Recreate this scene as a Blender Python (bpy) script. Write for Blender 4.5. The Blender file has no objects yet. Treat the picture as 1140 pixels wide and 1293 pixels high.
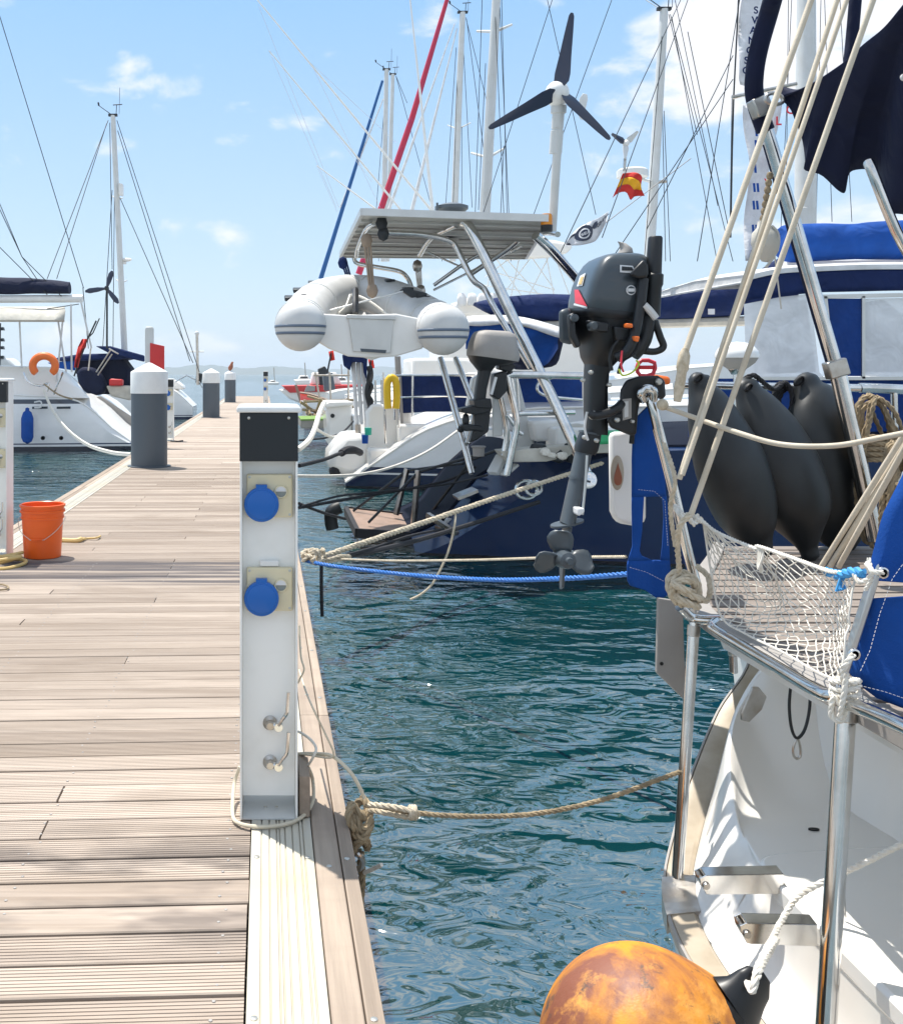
import bpy, bmesh, math, random
from mathutils import Vector, Matrix, noise
random.seed(11)
S=bpy.context.scene
COL=S.collection
F=1300.0; CX=335.0; CY=472.0; H=1.28; WZ=-0.6
V=Vector
def P(u,v,Y): return V(((u-CX)/F*Y, Y, H-(v-CY)/F*Y))
def lerp(a,b,t): return a+(b-a)*t
def ease(s): s=max(0,min(1,s)); return s*s*(3-2*s)
def catmull(pts,n=6,closed=False):
    pts=[V(p) for p in pts]; out=[]; m=len(pts)
    if m<3 and not closed: return pts
    rng=range(m) if closed else range(m-1)
    for i in rng:
        if closed: a,b,c,d=pts[(i-1)%m],pts[i],pts[(i+1)%m],pts[(i+2)%m]
        else: a,b,c,d=pts[max(i-1,0)],pts[i],pts[i+1],pts[min(i+2,m-1)]
        for k in range(n):
            t=k/n
            out.append(0.5*((2*b)+(c-a)*t+(2*a-5*b+4*c-d)*t*t+(3*b-a-3*c+d)*t**3))
    if not closed: out.append(pts[-1])
    return out
class G:
    def __init__(s): s.v=[]; s.f=[]
    def add(s,vs,fs):
        n=len(s.v); s.v+=[tuple(v) for v in vs]; s.f+=[tuple(i+n for i in f) for f in fs]; return s
    def box(s,x0,x1,y0,y1,z0,z1):
        vs=[(x,y,z) for x in (x0,x1) for y in (y0,y1) for z in (z0,z1)]
        return s.add(vs,[(0,1,3,2),(4,6,7,5),(0,4,5,1),(2,3,7,6),(0,2,6,4),(1,5,7,3)])
    def beam(s,p,q,w,h,up=(0,0,1)):
        p=V(p); q=V(q); d=(q-p).normalized(); up=V(up)
        if abs(d.dot(up))>.97: up=V((0,1,0))
        a=d.cross(up).normalized()*w/2; b=a.cross(d).normalized()*h/2
        vs=[p-a-b,p+a-b,p+a+b,p-a+b,q-a-b,q+a-b,q+a+b,q-a+b]
        return s.add(vs,[(3,2,1,0),(4,5,6,7),(0,1,5,4),(1,2,6,5),(2,3,7,6),(3,0,4,7)])
    def frames(s,path,closed=False):
        n=len(path); T=[]
        for i in range(n):
            if closed: t=path[(i+1)%n]-path[i-1]
            else: t=path[min(i+1,n-1)]-path[max(i-1,0)]
            T.append(t.normalized() if t.length>1e-9 else V((0,0,1)))
        u=T[0].orthogonal().normalized(); out=[]
        for i in range(n):
            u=u-T[i]*u.dot(T[i])
            if u.length<1e-6: u=T[i].orthogonal()
            u.normalize(); out.append((path[i],u.copy(),T[i].cross(u)))
        return out
    def tube(s,path,r,seg=8,closed=False,flat=1.0):
        path=[V(p) for p in path]; fr=s.frames(path,closed); n=len(path); vs=[];fs=[]
        for i,(p,a,b) in enumerate(fr):
            ri=r[min(len(r)-1,int(i*len(r)/n))] if isinstance(r,(list,tuple)) else r
            for k in range(seg):
                t=2*math.pi*k/seg; vs.append(p+a*math.cos(t)*ri+b*math.sin(t)*ri*flat)
        m=n if closed else n-1
        for i in range(m):
            for k in range(seg):
                j=(i+1)%n; fs.append((i*seg+k,i*seg+(k+1)%seg,j*seg+(k+1)%seg,j*seg+k))
        if not closed:
            fs.append(tuple(range(seg))[::-1]); fs.append(tuple((n-1)*seg+k for k in range(seg)))
        return s.add(vs,fs)
    def rope(s,path,r,strands=3,pitch=None,seg=6,step=None):
        path=[V(p) for p in path]; pitch=pitch or r*7; step=step or r*1.1
        pts=[path[0]]; 
        for a,b in zip(path,path[1:]):
            L=(b-a).length; k=max(1,int(L/step))
            for i in range(1,k+1): pts.append(a.lerp(b,i/k))
        fr=s.frames(pts); d=0; rows=[[] for _ in range(strands)]
        for i,(p,a,b) in enumerate(fr):
            if i: d+=(pts[i]-pts[i-1]).length
            for q in range(strands):
                t=2*math.pi*(d/pitch+q/strands); rows[q].append(p+(a*math.cos(t)+b*math.sin(t))*r*.5)
        for q in rows: s.tube(q,r*.56,seg)
        return s
    def loft(s,rings,caps=True):
        n=len(rings[0]); vs=[p for r in rings for p in r]; fs=[]
        for i in range(len(rings)-1):
            for k in range(n): fs.append((i*n+k,i*n+(k+1)%n,(i+1)*n+(k+1)%n,(i+1)*n+k))
        if caps: fs.append(tuple(range(n))[::-1]); fs.append(tuple((len(rings)-1)*n+k for k in range(n)))
        return s.add(vs,fs)
    def lathe(s,p,d,prof,seg=24,sx=1,sy=1):
        p=V(p); d=V(d).normalized(); a=d.orthogonal().normalized()
        if abs(d.z)>.99: a=V((1,0,0))
        b=d.cross(a)
        return s.loft([[p+d*t+a*math.cos(2*math.pi*k/seg)*r*sx+b*math.sin(2*math.pi*k/seg)*r*sy for k in range(seg)] for t,r in prof])
    def grid(s,rows):
        n=len(rows[0]); vs=[p for r in rows for p in r]; fs=[]
        for i in range(len(rows)-1):
            for k in range(n-1): fs.append((i*n+k,i*n+k+1,(i+1)*n+k+1,(i+1)*n+k))
        return s.add(vs,fs)
    def prism(s,poly,vec):
        vec=V(vec); n=len(poly); a=[V(p) for p in poly]; vs=a+[p+vec for p in a]
        fs=[tuple(range(n))[::-1],tuple(range(n,2*n))]+[(k,(k+1)%n,n+(k+1)%n,n+k) for k in range(n)]
        return s.add(vs,fs)
    def px(s,poly,Y,th):   # outline given by pixel positions at distance Y, extruded th away
        return s.prism([P(u,v,Y) for u,v in poly],(0,th,0))
    def ball(s,c,r,sx=1,sy=1,sz=1,seg=16):
        c=V(c); n=seg//2
        return s.loft([[c+V((math.cos(2*math.pi*k/seg)*math.sin(a)*r*sx,math.sin(2*math.pi*k/seg)*math.sin(a)*r*sy,-math.cos(a)*r*sz)) for k in range(seg)] for a in [math.pi*(i+.02)/(n+.04) for i in range(n+1)]])
ORI={}
def obj(name,g,mat,parent=None,smooth=True,ang=40,bevel=0,sub=0,solid=0,normals=True):
    o0=ORI.get(parent.name,V((0,0,0))) if parent else V((0,0,0))
    me=bpy.data.meshes.new(name); me.from_pydata([V(v)-o0 for v in g.v],[],g.f)
    if normals:
        bm=bmesh.new(); bm.from_mesh(me); bmesh.ops.recalc_face_normals(bm,faces=bm.faces); bm.to_mesh(me); bm.free()
    if smooth:
        for p in me.polygons: p.use_smooth=True
        me.set_sharp_from_angle(angle=math.radians(ang))
    me.materials.append(M[mat] if isinstance(mat,str) else mat)
    o=bpy.data.objects.new(name,me); COL.objects.link(o)
    if parent: o.parent=parent; ORI[o.name]=o0
    if bevel:
        m=o.modifiers.new('Bevel','BEVEL'); m.width=bevel; m.segments=2; m.limit_method='ANGLE'; m.angle_limit=math.radians(40)
    if solid:
        m=o.modifiers.new('Solidify','SOLIDIFY'); m.thickness=solid; m.offset=0
    if sub:
        m=o.modifiers.new('Subsurf','SUBSURF'); m.levels=sub; m.render_levels=sub
    return o
def tag(o,label=None,cat=None,group=None,kind=None):
    if label: o['label']=label
    if cat: o['category']=cat
    if group: o['group']=group
    if kind: o['kind']=kind
    return o
def thing(name,loc,label,cat,group=None,kind=None):
    o=bpy.data.objects.new(name,None); COL.objects.link(o); o.location=loc; o.empty_display_size=.1
    ORI[o.name]=V(loc); return tag(o,label,cat,group,kind)
def one(name,g,mat,label,cat,group=None,kind=None,base=None,**kw):   # a thing that is one mesh, origin at its base
    if base is None: base=V(min(g.v,key=lambda v:v[2]))
    g2=G(); g2.v=[tuple(V(v)-V(base)) for v in g.v]; g2.f=g.f
    o=obj(name,g2,mat,**kw); o.location=base; return tag(o,label,cat,group,kind)
def dup(root,loc,label=None,rotz=0):
    r=root.copy(); COL.objects.link(r); r.location=loc; r.rotation_euler=(0,0,rotz)
    if label: r['label']=label
    for ch in list(root.children):
        c=ch.copy(); COL.objects.link(c); c.parent=r
        for g in list(ch.children):
            d=g.copy(); COL.objects.link(d); d.parent=c
    return r
# ---------------------------------------------------------------- materials
M={}
def nt(name):
    m=bpy.data.materials.new(name); m.use_nodes=True; M[name]=m
    t=m.node_tree; b=t.nodes['Principled BSDF']; return m,t,b
def nod(t,ty,**kw):
    n=t.nodes.new(ty)
    for k,v in kw.items():
        if k.startswith('i_'):
            n.inputs[k[2:].replace('_',' ')].default_value=v
        else: setattr(n,k,v)
    return n
def mixc(t,fac,a,b,blend='MIX'):
    n=t.nodes.new('ShaderNodeMix'); n.data_type='RGBA'; n.blend_type=blend
    for sock,val in ((n.inputs[0],fac),(n.inputs[6],a),(n.inputs[7],b)):
        if isinstance(val,(int,float)): sock.default_value=val
        elif isinstance(val,(tuple,list)): sock.default_value=(*val[:3],1)
        else: t.links.new(val,sock)
    return n.outputs[2]
def ramp(t,src,p0,p1,c0=(0,0,0),c1=(1,1,1)):
    n=t.nodes.new('ShaderNodeValToRGB'); e=n.color_ramp.elements
    e[0].position=p0; e[1].position=p1; e[0].color=(*c0,1); e[1].color=(*c1,1); t.links.new(src,n.inputs[0]); return n.outputs[0]
def coords(t,scale=(1,1,1),kind='Object'):
    if kind=='World':
        g=t.nodes.new('ShaderNodeNewGeometry'); src=g.outputs['Position']
    else:
        tc=t.nodes.new('ShaderNodeTexCoord'); src=tc.outputs[kind]
    mp=t.nodes.new('ShaderNodeMapping'); mp.inputs['Scale'].default_value=scale; t.links.new(src,mp.inputs[0]); return mp.outputs[0]
def noi(t,co,scale,detail=4,rough=.55,dist=0):
    n=nod(t,'ShaderNodeTexNoise',i_Scale=scale,i_Detail=detail,i_Roughness=rough,i_Distortion=dist); t.links.new(co,n.inputs['Vector']); return n.outputs['Fac']
def bumpn(t,b,h,strength,dist=.01):
    n=nod(t,'ShaderNodeBump',i_Strength=strength,i_Distance=dist); t.links.new(h,n.inputs['Height']); t.links.new(n.outputs[0],b.inputs['Normal']); return n
def mat(name,col,rough=.5,metal=0,n=None,bump=None,coat=0,spec=.5,alpha=1):
    """n=(scale,lo,hi,colour): blotches of a second colour; bump=(scale,strength,dist)"""
    m,t,b=nt(name); b.inputs['Base Color'].default_value=(*col,1); b.inputs['Roughness'].default_value=rough
    b.inputs['Metallic'].default_value=metal; b.inputs['Coat Weight'].default_value=coat; b.inputs['Specular IOR Level'].default_value=spec
    b.inputs['Alpha'].default_value=alpha
    co=coords(t)
    if n:
        f=ramp(t,noi(t,co,n[0]),n[1],n[2]); t.links.new(mixc(t,f,col,n[3]),b.inputs['Base Color'])
    else:
        f=ramp(t,noi(t,co,6),.3,.75); t.links.new(mixc(t,f,col,[c*.88 for c in col]),b.inputs['Base Color'])
    if bump: bumpn(t,b,noi(t,co,bump[0],5),bump[1],bump[2])
    return m
mat('gelcoat',(.78,.77,.74),.28,n=(3,.5,.85,(.68,.66,.6)),coat=.3)
mat('gelcoat_clean',(.82,.79,.74),.25,n=(1.2,.4,.9,(.76,.72,.66)),coat=.4)
mat('white_paint',(.8,.8,.78),.4)
mat('grey_white',(.62,.63,.62),.4,n=(4,.4,.8,(.55,.55,.52)))
mat('ped_body',(.85,.85,.82),.42,n=(5,.45,.85,(.7,.69,.64)))
mat('anthracite',(.009,.0125,.016),.5)
mat('socket_plate',(.74,.66,.45),.45)
mat('socket_blue',(.004,.115,.45),.35)
mat('smoke_window',(.25,.27,.25),.1)
mat('screw_steel',(.55,.54,.5),.35,.8)
mat('steel',(.72,.71,.69),.13,1.0,n=(9,.45,.8,(.5,.48,.45)))
mat('steel_worn',(.55,.52,.48),.3,1.0,n=(14,.4,.75,(.36,.3,.24)))
mat('alu',(.62,.62,.6),.38,.9)
mat('beige_rail',(.43,.365,.28),.35,n=(7,.4,.75,(.3,.24,.165)),bump=(30,.1,.003))
mat('strip',(.5,.47,.4),.4,n=(3,.4,.8,(.52,.45,.31)))
mat('pile_grey',(.08,.098,.118),.5,n=(3,.5,.8,(.065,.08,.095)))
mat('bucket_orange',(.85,.12,.008),.35,n=(5,.4,.8,(.74,.1,.01)))
mat('hose_yellow',(.6,.42,.16),.5)
mat('hose_cream',(.62,.55,.42),.5)
mat('rope_cream',(.58,.5,.38),.85,n=(60,.4,.7,(.4,.33,.23)))
mat('rope_white',(.74,.71,.64),.8,n=(60,.4,.7,(.6,.55,.47)))
mat('rope_old',(.34,.26,.16),.9,n=(30,.4,.7,(.18,.14,.09)))
mat('cover_dark',(.012,.02,.03),.5)
mat('rope_smooth',(.6,.53,.42),.7,n=(9,.4,.7,(.5,.43,.33)),bump=(250,.35,.004))
mat('rope_black',(.018,.018,.022),.8)
mat('rope_blue',(.03,.16,.5),.6)
mat('rubber',(.005,.0065,.0075),.5,n=(5,.4,.8,(.018,.02,.021)),bump=(40,.06,.003))
mat('black_plastic',(.006,.0065,.008),.4)
mat('scoop_navy',(.0025,.005,.016),.7,spec=.1)
mat('engine_grey',(.032,.043,.052),.33,n=(4,.4,.8,(.05,.063,.073)),coat=.35)
mat('engine_dark',(.006,.0075,.0095),.42)
mat('engine_leg',(.06,.075,.088),.38,n=(6,.4,.8,(.04,.05,.058)))
mat('hood_grey',(.32,.3,.28),.6,n=(4,.4,.8,(.27,.25,.23)))
mat('decal_white',(.75,.75,.75),.4); mat('decal_red',(.7,.03,.05),.4); mat('red',(.6,.03,.03),.5)
mat('orange_glow',(.8,.16,.02),.45); mat('amber',(.75,.26,.01),.25)
mat('yellow',(.8,.5,.01),.45); mat('green',(.02,.35,.13),.5)
mat('teal_cup',(.02,.42,.28),.4)
mat('navy_paint',(.006,.017,.065),.12,coat=.6)
mat('wood_trim',(.3,.2,.15),.6,n=(5,.4,.7,(.22,.15,.11)))
mat('pvc_grey',(.6,.6,.59),.45,n=(3,.4,.8,(.46,.46,.45)))
mat('pvc_stripe',(.12,.16,.22),.45)
mat('black_void',(.004,.004,.005),.6)
mat('glass_dark',(.02,.03,.04),.06)
mat('hill',(.05,.075,.05),.95,n=(.004,.4,.65,(.08,.09,.06)))
mat('concrete',(.3,.29,.26),.85,n=(2,.4,.7,(.2,.19,.17)))
mat('algae',(.16,.28,.06),.9)
def canvas(name,col,fold=.55,scale=4):
    m,t,b=nt(name); co=coords(t); b.inputs['Roughness'].default_value=.8; b.inputs['Specular IOR Level'].default_value=.25
    f=ramp(t,noi(t,co,4),.3,.75); t.links.new(mixc(t,f,col,[c*.72 for c in col]),b.inputs['Base Color'])
    n1=noi(t,co,scale,2,.4,1.2); n2=noi(t,co,140,2)
    mm=nod(t,'ShaderNodeMath',operation='MULTIPLY_ADD'); t.links.new(n2,mm.inputs[0]); mm.inputs[1].default_value=.03; t.links.new(n1,mm.inputs[2])
    bumpn(t,b,mm.outputs[0],fold,.06); return m
canvas('canvas_blue',(.006,.07,.33)); canvas('canvas_navy',(.006,.02,.095)); canvas('canvas_dark',(.006,.011,.04))
canvas('canvas_midblue',(.006,.045,.22)); canvas('canvas_white',(.76,.76,.76),.25); canvas('canvas_beige',(.6,.57,.5),.25)
canvas('flag_white',(.78,.78,.8),.3,8); canvas('flag_red',(.62,.04,.03),.3,8); canvas('flag_yellow',(.85,.42,.02),.3,8)
def hullm(name,base,bands,rough=.16,spec=.5):
    m,t,b=nt(name); b.inputs['Roughness'].default_value=rough; b.inputs['Coat Weight'].default_value=.5
    g=t.nodes.new('ShaderNodeNewGeometry'); sx=t.nodes.new('ShaderNodeSeparateXYZ'); t.links.new(g.outputs['Position'],sx.inputs[0])
    f=ramp(t,noi(t,coords(t,(1,1,3)),1.5),.35,.8); c=mixc(t,f,base,[x*.9 for x in base])
    for z0,z1,col in bands:
        a=nod(t,'ShaderNodeMath',operation='GREATER_THAN'); a.inputs[1].default_value=z0; t.links.new(sx.outputs[2],a.inputs[0])
        d=nod(t,'ShaderNodeMath',operation='LESS_THAN'); d.inputs[1].default_value=z1; t.links.new(sx.outputs[2],d.inputs[0])
        e=nod(t,'ShaderNodeMath',operation='MULTIPLY'); t.links.new(a.outputs[0],e.inputs[0]); t.links.new(d.outputs[0],e.inputs[1])
        c=mixc(t,e.outputs[0],c,col)
    t.links.new(c,b.inputs['Base Color']); return m
NV=(.006,.014,.05); WH=(.78,.78,.77)
hullm('hull_navy',(.006,.022,.075),[(-2,-.57,(.01,.01,.015))])
hullm('hull_white_blue',WH,[(-2,-.24,NV),(-.36,-.33,(.7,.7,.7)),(-2,-.56,(.008,.008,.012))])
hullm('hull_white',WH,[(-2,-.5,NV),(-.46,-.43,NV)])
hullm('hull_left',WH,[(.55,.66,(.05,.055,.07)),(-2,-.49,(.01,.014,.03)),(-.44,-.41,(.02,.03,.08))])
hullm('hull_red',WH,[(.25,.62,(.4,.05,.035)),(-2,-.45,(.25,.04,.03))])
hb=M['hull_navy'].node_tree.nodes['Principled BSDF']; hb.inputs['Coat Weight'].default_value=.25; hb.inputs['Specular IOR Level'].default_value=.3
# wood planks
def plankmat(name,light,dark,axis):
    m,t,b=nt(name); b.inputs['Roughness'].default_value=.75; b.inputs['Specular IOR Level'].default_value=.3
    sc=(1.5,40,40) if axis=='X' else (40,1.5,40)
    co=coords(t,sc,'World'); g=t.nodes.new('ShaderNodeNewGeometry')
    grain=ramp(t,noi(t,co,1,6,.65),.3,.72)
    c=mixc(t,grain,light,[x*.68 for x in light])
    c=mixc(t,ramp(t,g.outputs['Random Per Island'],0,1,(.78,.77,.75),(1.08,1.06,1.04)),c,c) if 0 else c
    tint=ramp(t,g.outputs['Random Per Island'],0,1,(.62,.6,.585),(1.0,1.0,1.0))
    c=mixc(t,1,c,tint,'MULTIPLY')
    sk=ramp(t,noi(t,coords(t,(.7,30,1) if axis=='X' else (30,.7,1),'World'),1,4,.6),.55,.7); f4=nod(t,'ShaderNodeMath',operation='MULTIPLY'); t.links.new(sk,f4.inputs[0]); f4.inputs[1].default_value=.6; c=mixc(t,f4.outputs[0],c,dark)
    blot=ramp(t,noi(t,coords(t,(.55,6,1),'World'),1,5,.6,.3),.5,.76)
    fac=nod(t,'ShaderNodeMath',operation='MULTIPLY'); t.links.new(blot,fac.inputs[0]); fac.inputs[1].default_value=.7
    c=mixc(t,fac.outputs[0],c,dark)
    st=ramp(t,noi(t,coords(t,(1.4,2.2,1),'World'),1,3,.5,.8),.56,.7); f3=nod(t,'ShaderNodeMath',operation='MULTIPLY'); t.links.new(st,f3.inputs[0]); f3.inputs[1].default_value=.35
    c=mixc(t,f3.outputs[0],c,dark)
    # darker streaky bands right across the walkway
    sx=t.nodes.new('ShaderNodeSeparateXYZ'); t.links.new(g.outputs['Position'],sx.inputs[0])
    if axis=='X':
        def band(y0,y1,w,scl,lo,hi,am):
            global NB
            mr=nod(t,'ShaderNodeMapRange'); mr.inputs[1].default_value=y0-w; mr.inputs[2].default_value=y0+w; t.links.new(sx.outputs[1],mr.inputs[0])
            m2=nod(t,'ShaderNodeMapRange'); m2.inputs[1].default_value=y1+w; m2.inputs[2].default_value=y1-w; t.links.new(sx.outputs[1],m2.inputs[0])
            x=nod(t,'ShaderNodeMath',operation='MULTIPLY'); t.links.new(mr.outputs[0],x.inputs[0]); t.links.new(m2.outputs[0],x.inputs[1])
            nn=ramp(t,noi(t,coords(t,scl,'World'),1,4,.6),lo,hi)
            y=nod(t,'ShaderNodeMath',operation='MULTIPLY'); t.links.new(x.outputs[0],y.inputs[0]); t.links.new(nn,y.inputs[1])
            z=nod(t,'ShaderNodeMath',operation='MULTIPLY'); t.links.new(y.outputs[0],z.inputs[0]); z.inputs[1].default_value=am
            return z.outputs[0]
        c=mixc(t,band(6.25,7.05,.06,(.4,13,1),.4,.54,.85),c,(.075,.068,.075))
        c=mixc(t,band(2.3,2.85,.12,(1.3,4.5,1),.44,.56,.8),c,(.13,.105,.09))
    t.links.new(c,b.inputs['Base Color'])
    bumpn(t,b,grain,.25,.004); return m
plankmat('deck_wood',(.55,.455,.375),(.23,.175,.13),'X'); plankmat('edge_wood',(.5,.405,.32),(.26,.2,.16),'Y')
# teak with caulked seams across Y
def teak():
    m,t,b=nt('teak'); b.inputs['Roughness'].default_value=.7
    co=coords(t,(3,50,50),'World'); gr=ramp(t,noi(t,co,1,5),.3,.7)
    t.links.new(mixc(t,gr,(.27,.225,.19),(.17,.14,.12)),b.inputs['Base Color']); bumpn(t,b,gr,.2,.003)
teak()
# weathered orange buoy
def buoy():
    m,t,b=nt('buoy_orange'); co=coords(t); 
    c=mixc(t,ramp(t,noi(t,co,4.5,6,.6,.6),.41,.58),(.68,.27,.015),(.22,.075,.04))
    c=mixc(t,ramp(t,noi(t,co,9,5,.7,.4),.56,.7),c,(.66,.3,.06))
    c=mixc(t,ramp(t,noi(t,co,13,6,.75),.57,.66),c,(.08,.055,.045))
    t.links.new(c,b.inputs['Base Color']); t.links.new(ramp(t,noi(t,co,7,5,.6),.3,.7,(.42,)*3,(.7,)*3),b.inputs['Roughness'])
    bumpn(t,b,noi(t,co,20,6,.7),.25,.01)
buoy()
# clear vinyl window
def vinyl():
    m,t,b=nt('vinyl'); b.inputs['Base Color'].default_value=(.86,.87,.89,1); b.inputs['Roughness'].default_value=.2
    co=coords(t); f=ramp(t,noi(t,co,1.7,3,.5,1.5),.35,.7,(.55,.55,.55),(.8,.8,.8)); t.links.new(f,b.inputs['Alpha'])
    bumpn(t,b,noi(t,co,3,2,.5,1.5),.5,.05)
vinyl()
# solar panel underside
mat('panel_back',(.42,.42,.39),.45,n=(4,.4,.8,(.34,.34,.31)))
def water():
    m,t,b=nt('sea'); b.inputs['Roughness'].default_value=.03; b.inputs['IOR'].default_value=2.9
    co=coords(t,(1,1.0,1),'World')
    big=noi(t,coords(t,(.25,.25,.25),'World'),1,2)
    t.links.new(mixc(t,ramp(t,big,.35,.65),(.0005,.027,.03),(.001,.044,.045)),b.inputs['Base Color'])
    b.inputs['Specular IOR Level'].default_value=.7
    n1=noi(t,coords(t,(1.5,2.3,1),'World'),1,1.0,.35,1.2); n2=noi(t,coords(t,(5,7.5,1),'World'),1,1,.4,1.6)
    a=nod(t,'ShaderNodeMath',operation='MULTIPLY_ADD'); t.links.new(n2,a.inputs[0]); a.inputs[1].default_value=.26; t.links.new(n1,a.inputs[2])
    rf=ramp(t,noi(t,coords(t,(.35,.5,1),'World'),1,2,.5),.35,.65,(.45,.45,.45),(1.25,1.25,1.25)); mu=nod(t,'ShaderNodeMath',operation='MULTIPLY'); t.links.new(a.outputs[0],mu.inputs[0]); t.links.new(rf,mu.inputs[1])
    bumpn(t,b,mu.outputs[0],1.0,.1)
water()
# ---------------------------------------------------------------- camera, light, sky
cam=bpy.data.cameras.new('camera'); co_=bpy.data.objects.new('camera',cam); COL.objects.link(co_); S.camera=co_
co_.location=(0,0,H); co_.rotation_euler=(math.pi/2,0,0)
cam.sensor_fit='VERTICAL'; cam.sensor_height=36; cam.sensor_width=36*1140/1293; cam.lens=36*F/1293
cam.shift_x=(570-CX)/1293; cam.shift_y=-(646.5-CY)/1293; cam.clip_end=20000; cam.clip_start=.05
SUN_EL=70; SX,SY=-.62,.78     # the sun stands high, ahead and to the left
sd=V((SX*math.cos(math.radians(SUN_EL)),SY*math.cos(math.radians(SUN_EL)),math.sin(math.radians(SUN_EL)))).normalized()
sl=bpy.data.lights.new('sun','SUN'); so=bpy.data.objects.new('sun',sl); COL.objects.link(so)
sl.energy=3.0; sl.angle=math.radians(.6); sl.color=(1,.955,.88); so.rotation_euler=sd.to_track_quat('Z','Y').to_euler(); so.location=(0,0,30)
w=bpy.data.worlds.new('World'); S.world=w; w.use_nodes=True; t=w.node_tree; bg=t.nodes['Background']
sky=t.nodes.new('ShaderNodeTexSky'); sky.sky_type='NISHITA'; sky.sun_disc=False; sky.sun_elevation=math.radians(SUN_EL)
sky.sun_rotation=math.atan2(sd.x,sd.y); sky.air_density=1.0; sky.dust_density=1.0; sky.ozone_density=1.5; sky.altitude=0
tc=t.nodes.new('ShaderNodeTexCoord'); sep=t.nodes.new('ShaderNodeSeparateXYZ'); t.links.new(tc.outputs['Generated'],sep.inputs[0])
def mth(op,a,b=None,c=None):
    n=t.nodes.new('ShaderNodeMath'); n.operation=op
    for i,x in enumerate((a,b,c)):
        if x is None: continue
        if isinstance(x,(int,float)): n.inputs[i].default_value=x
        else: t.links.new(x,n.inputs[i])
    return n.outputs[0]
# clouds stand at fixed compass directions: azimuth tangent ta, elevation tangent te
yy=mth('MAXIMUM',sep.outputs[1],.02); ta=mth('DIVIDE',sep.outputs[0],yy); te=mth('DIVIDE',sep.outputs[2],yy)
cn=t.nodes.new('ShaderNodeTexNoise'); cn.inputs['Scale'].default_value=10; cn.inputs['Detail'].default_value=9; cn.inputs['Roughness'].default_value=.55; cn.inputs['Distortion'].default_value=.3
mp=t.nodes.new('ShaderNodeMapping'); mp.inputs['Scale'].default_value=(1,1,2.0); mp.inputs['Location'].default_value=(.37,.1,.2)
t.links.new(tc.outputs['Generated'],mp.inputs[0]); t.links.new(mp.outputs[0],cn.inputs['Vector'])
cm=None
for u,v,su,sv,am in [(125,84,66,20,.62),(180,106,60,15,.52),(342,146,58,18,.68),(303,174,36,12,.58),(1000,70,270,110,2.2),(850,70,90,70,.9),(1080,150,240,70,1.2),(300,398,30,12,.55),(1240,300,260,40,.5),(700,25,140,26,.28),(-200,330,160,30,.6),(60,430,200,14,.3),(880,440,300,20,.4)]:
    a=mth('DIVIDE',mth('SUBTRACT',ta,(u-CX)/F),su/F); b=mth('DIVIDE',mth('SUBTRACT',te,(CY-v)/F),sv/F)
    e=mth('MULTIPLY',mth('SUBTRACT',1,mth('ADD',mth('MULTIPLY',a,a),mth('MULTIPLY',b,b))),am)
    cm=e if cm is None else mth('MAXIMUM',cm,e)
cm=mth('MAXIMUM',cm,mth('MINIMUM',mth('MULTIPLY',mth('SUBTRACT',sep.outputs[2],.42),5),.55))  # unseen cloud veil added overhead to brighten water reflections and fill
cm=mth('MAXIMUM',cm,mth('MINIMUM',mth('MULTIPLY',sep.outputs[1],-4),.9))  # unseen white clouds added behind the camera to fill front faces
cm=mth('MAXIMUM',cm,-1.2)
dens=mth('ADD',mth('MULTIPLY',cm,.5),mth('MULTIPLY',mth('SUBTRACT',cn.outputs['Fac'],.5),4.6))
sm=t.nodes.new('ShaderNodeMapRange'); sm.interpolation_type='SMOOTHSTEP'; sm.inputs[1].default_value=.0; sm.inputs[2].default_value=.85; t.links.new(dens,sm.inputs[0])
# bright veil towards the horizon
mx=t.nodes.new('ShaderNodeMix'); mx.data_type='RGBA'; t.links.new(mth('MULTIPLY',sm.outputs[0],.93),mx.inputs[0]); 
SKYC=4.6
mx.inputs[7].default_value=(SKYC*1.0,SKYC*1.0,SKYC*1.03,1)
pr=t.nodes.new('ShaderNodeMapRange'); pr.inputs[1].default_value=0; pr.inputs[2].default_value=.34; t.links.new(sep.outputs[2],pr.inputs[0])
air=t.nodes.new('ShaderNodeMix'); air.data_type='RGBA'; air.inputs[6].default_value=(2.7,3.35,3.9,1); air.inputs[7].default_value=(1.3,2.5,4.0,1); t.links.new(pr.outputs[0],air.inputs[0])
pale=t.nodes.new('ShaderNodeMix'); pale.data_type='RGBA'; pale.inputs[0].default_value=.8; t.links.new(sky.outputs[0],pale.inputs[6]); t.links.new(air.outputs[2],pale.inputs[7])
t.links.new(pale.outputs[2],mx.inputs[6]); t.links.new(mx.outputs[2],bg.inputs[0]); bg.inputs[1].default_value=.1
S.view_settings.view_transform='Standard'; S.view_settings.look='None'; S.view_settings.exposure=1.25; S.view_settings.gamma=1; S.view_settings.use_curve_mapping=False
S.cycles.max_bounces=8; S.cycles.transparent_max_bounces=16
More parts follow.
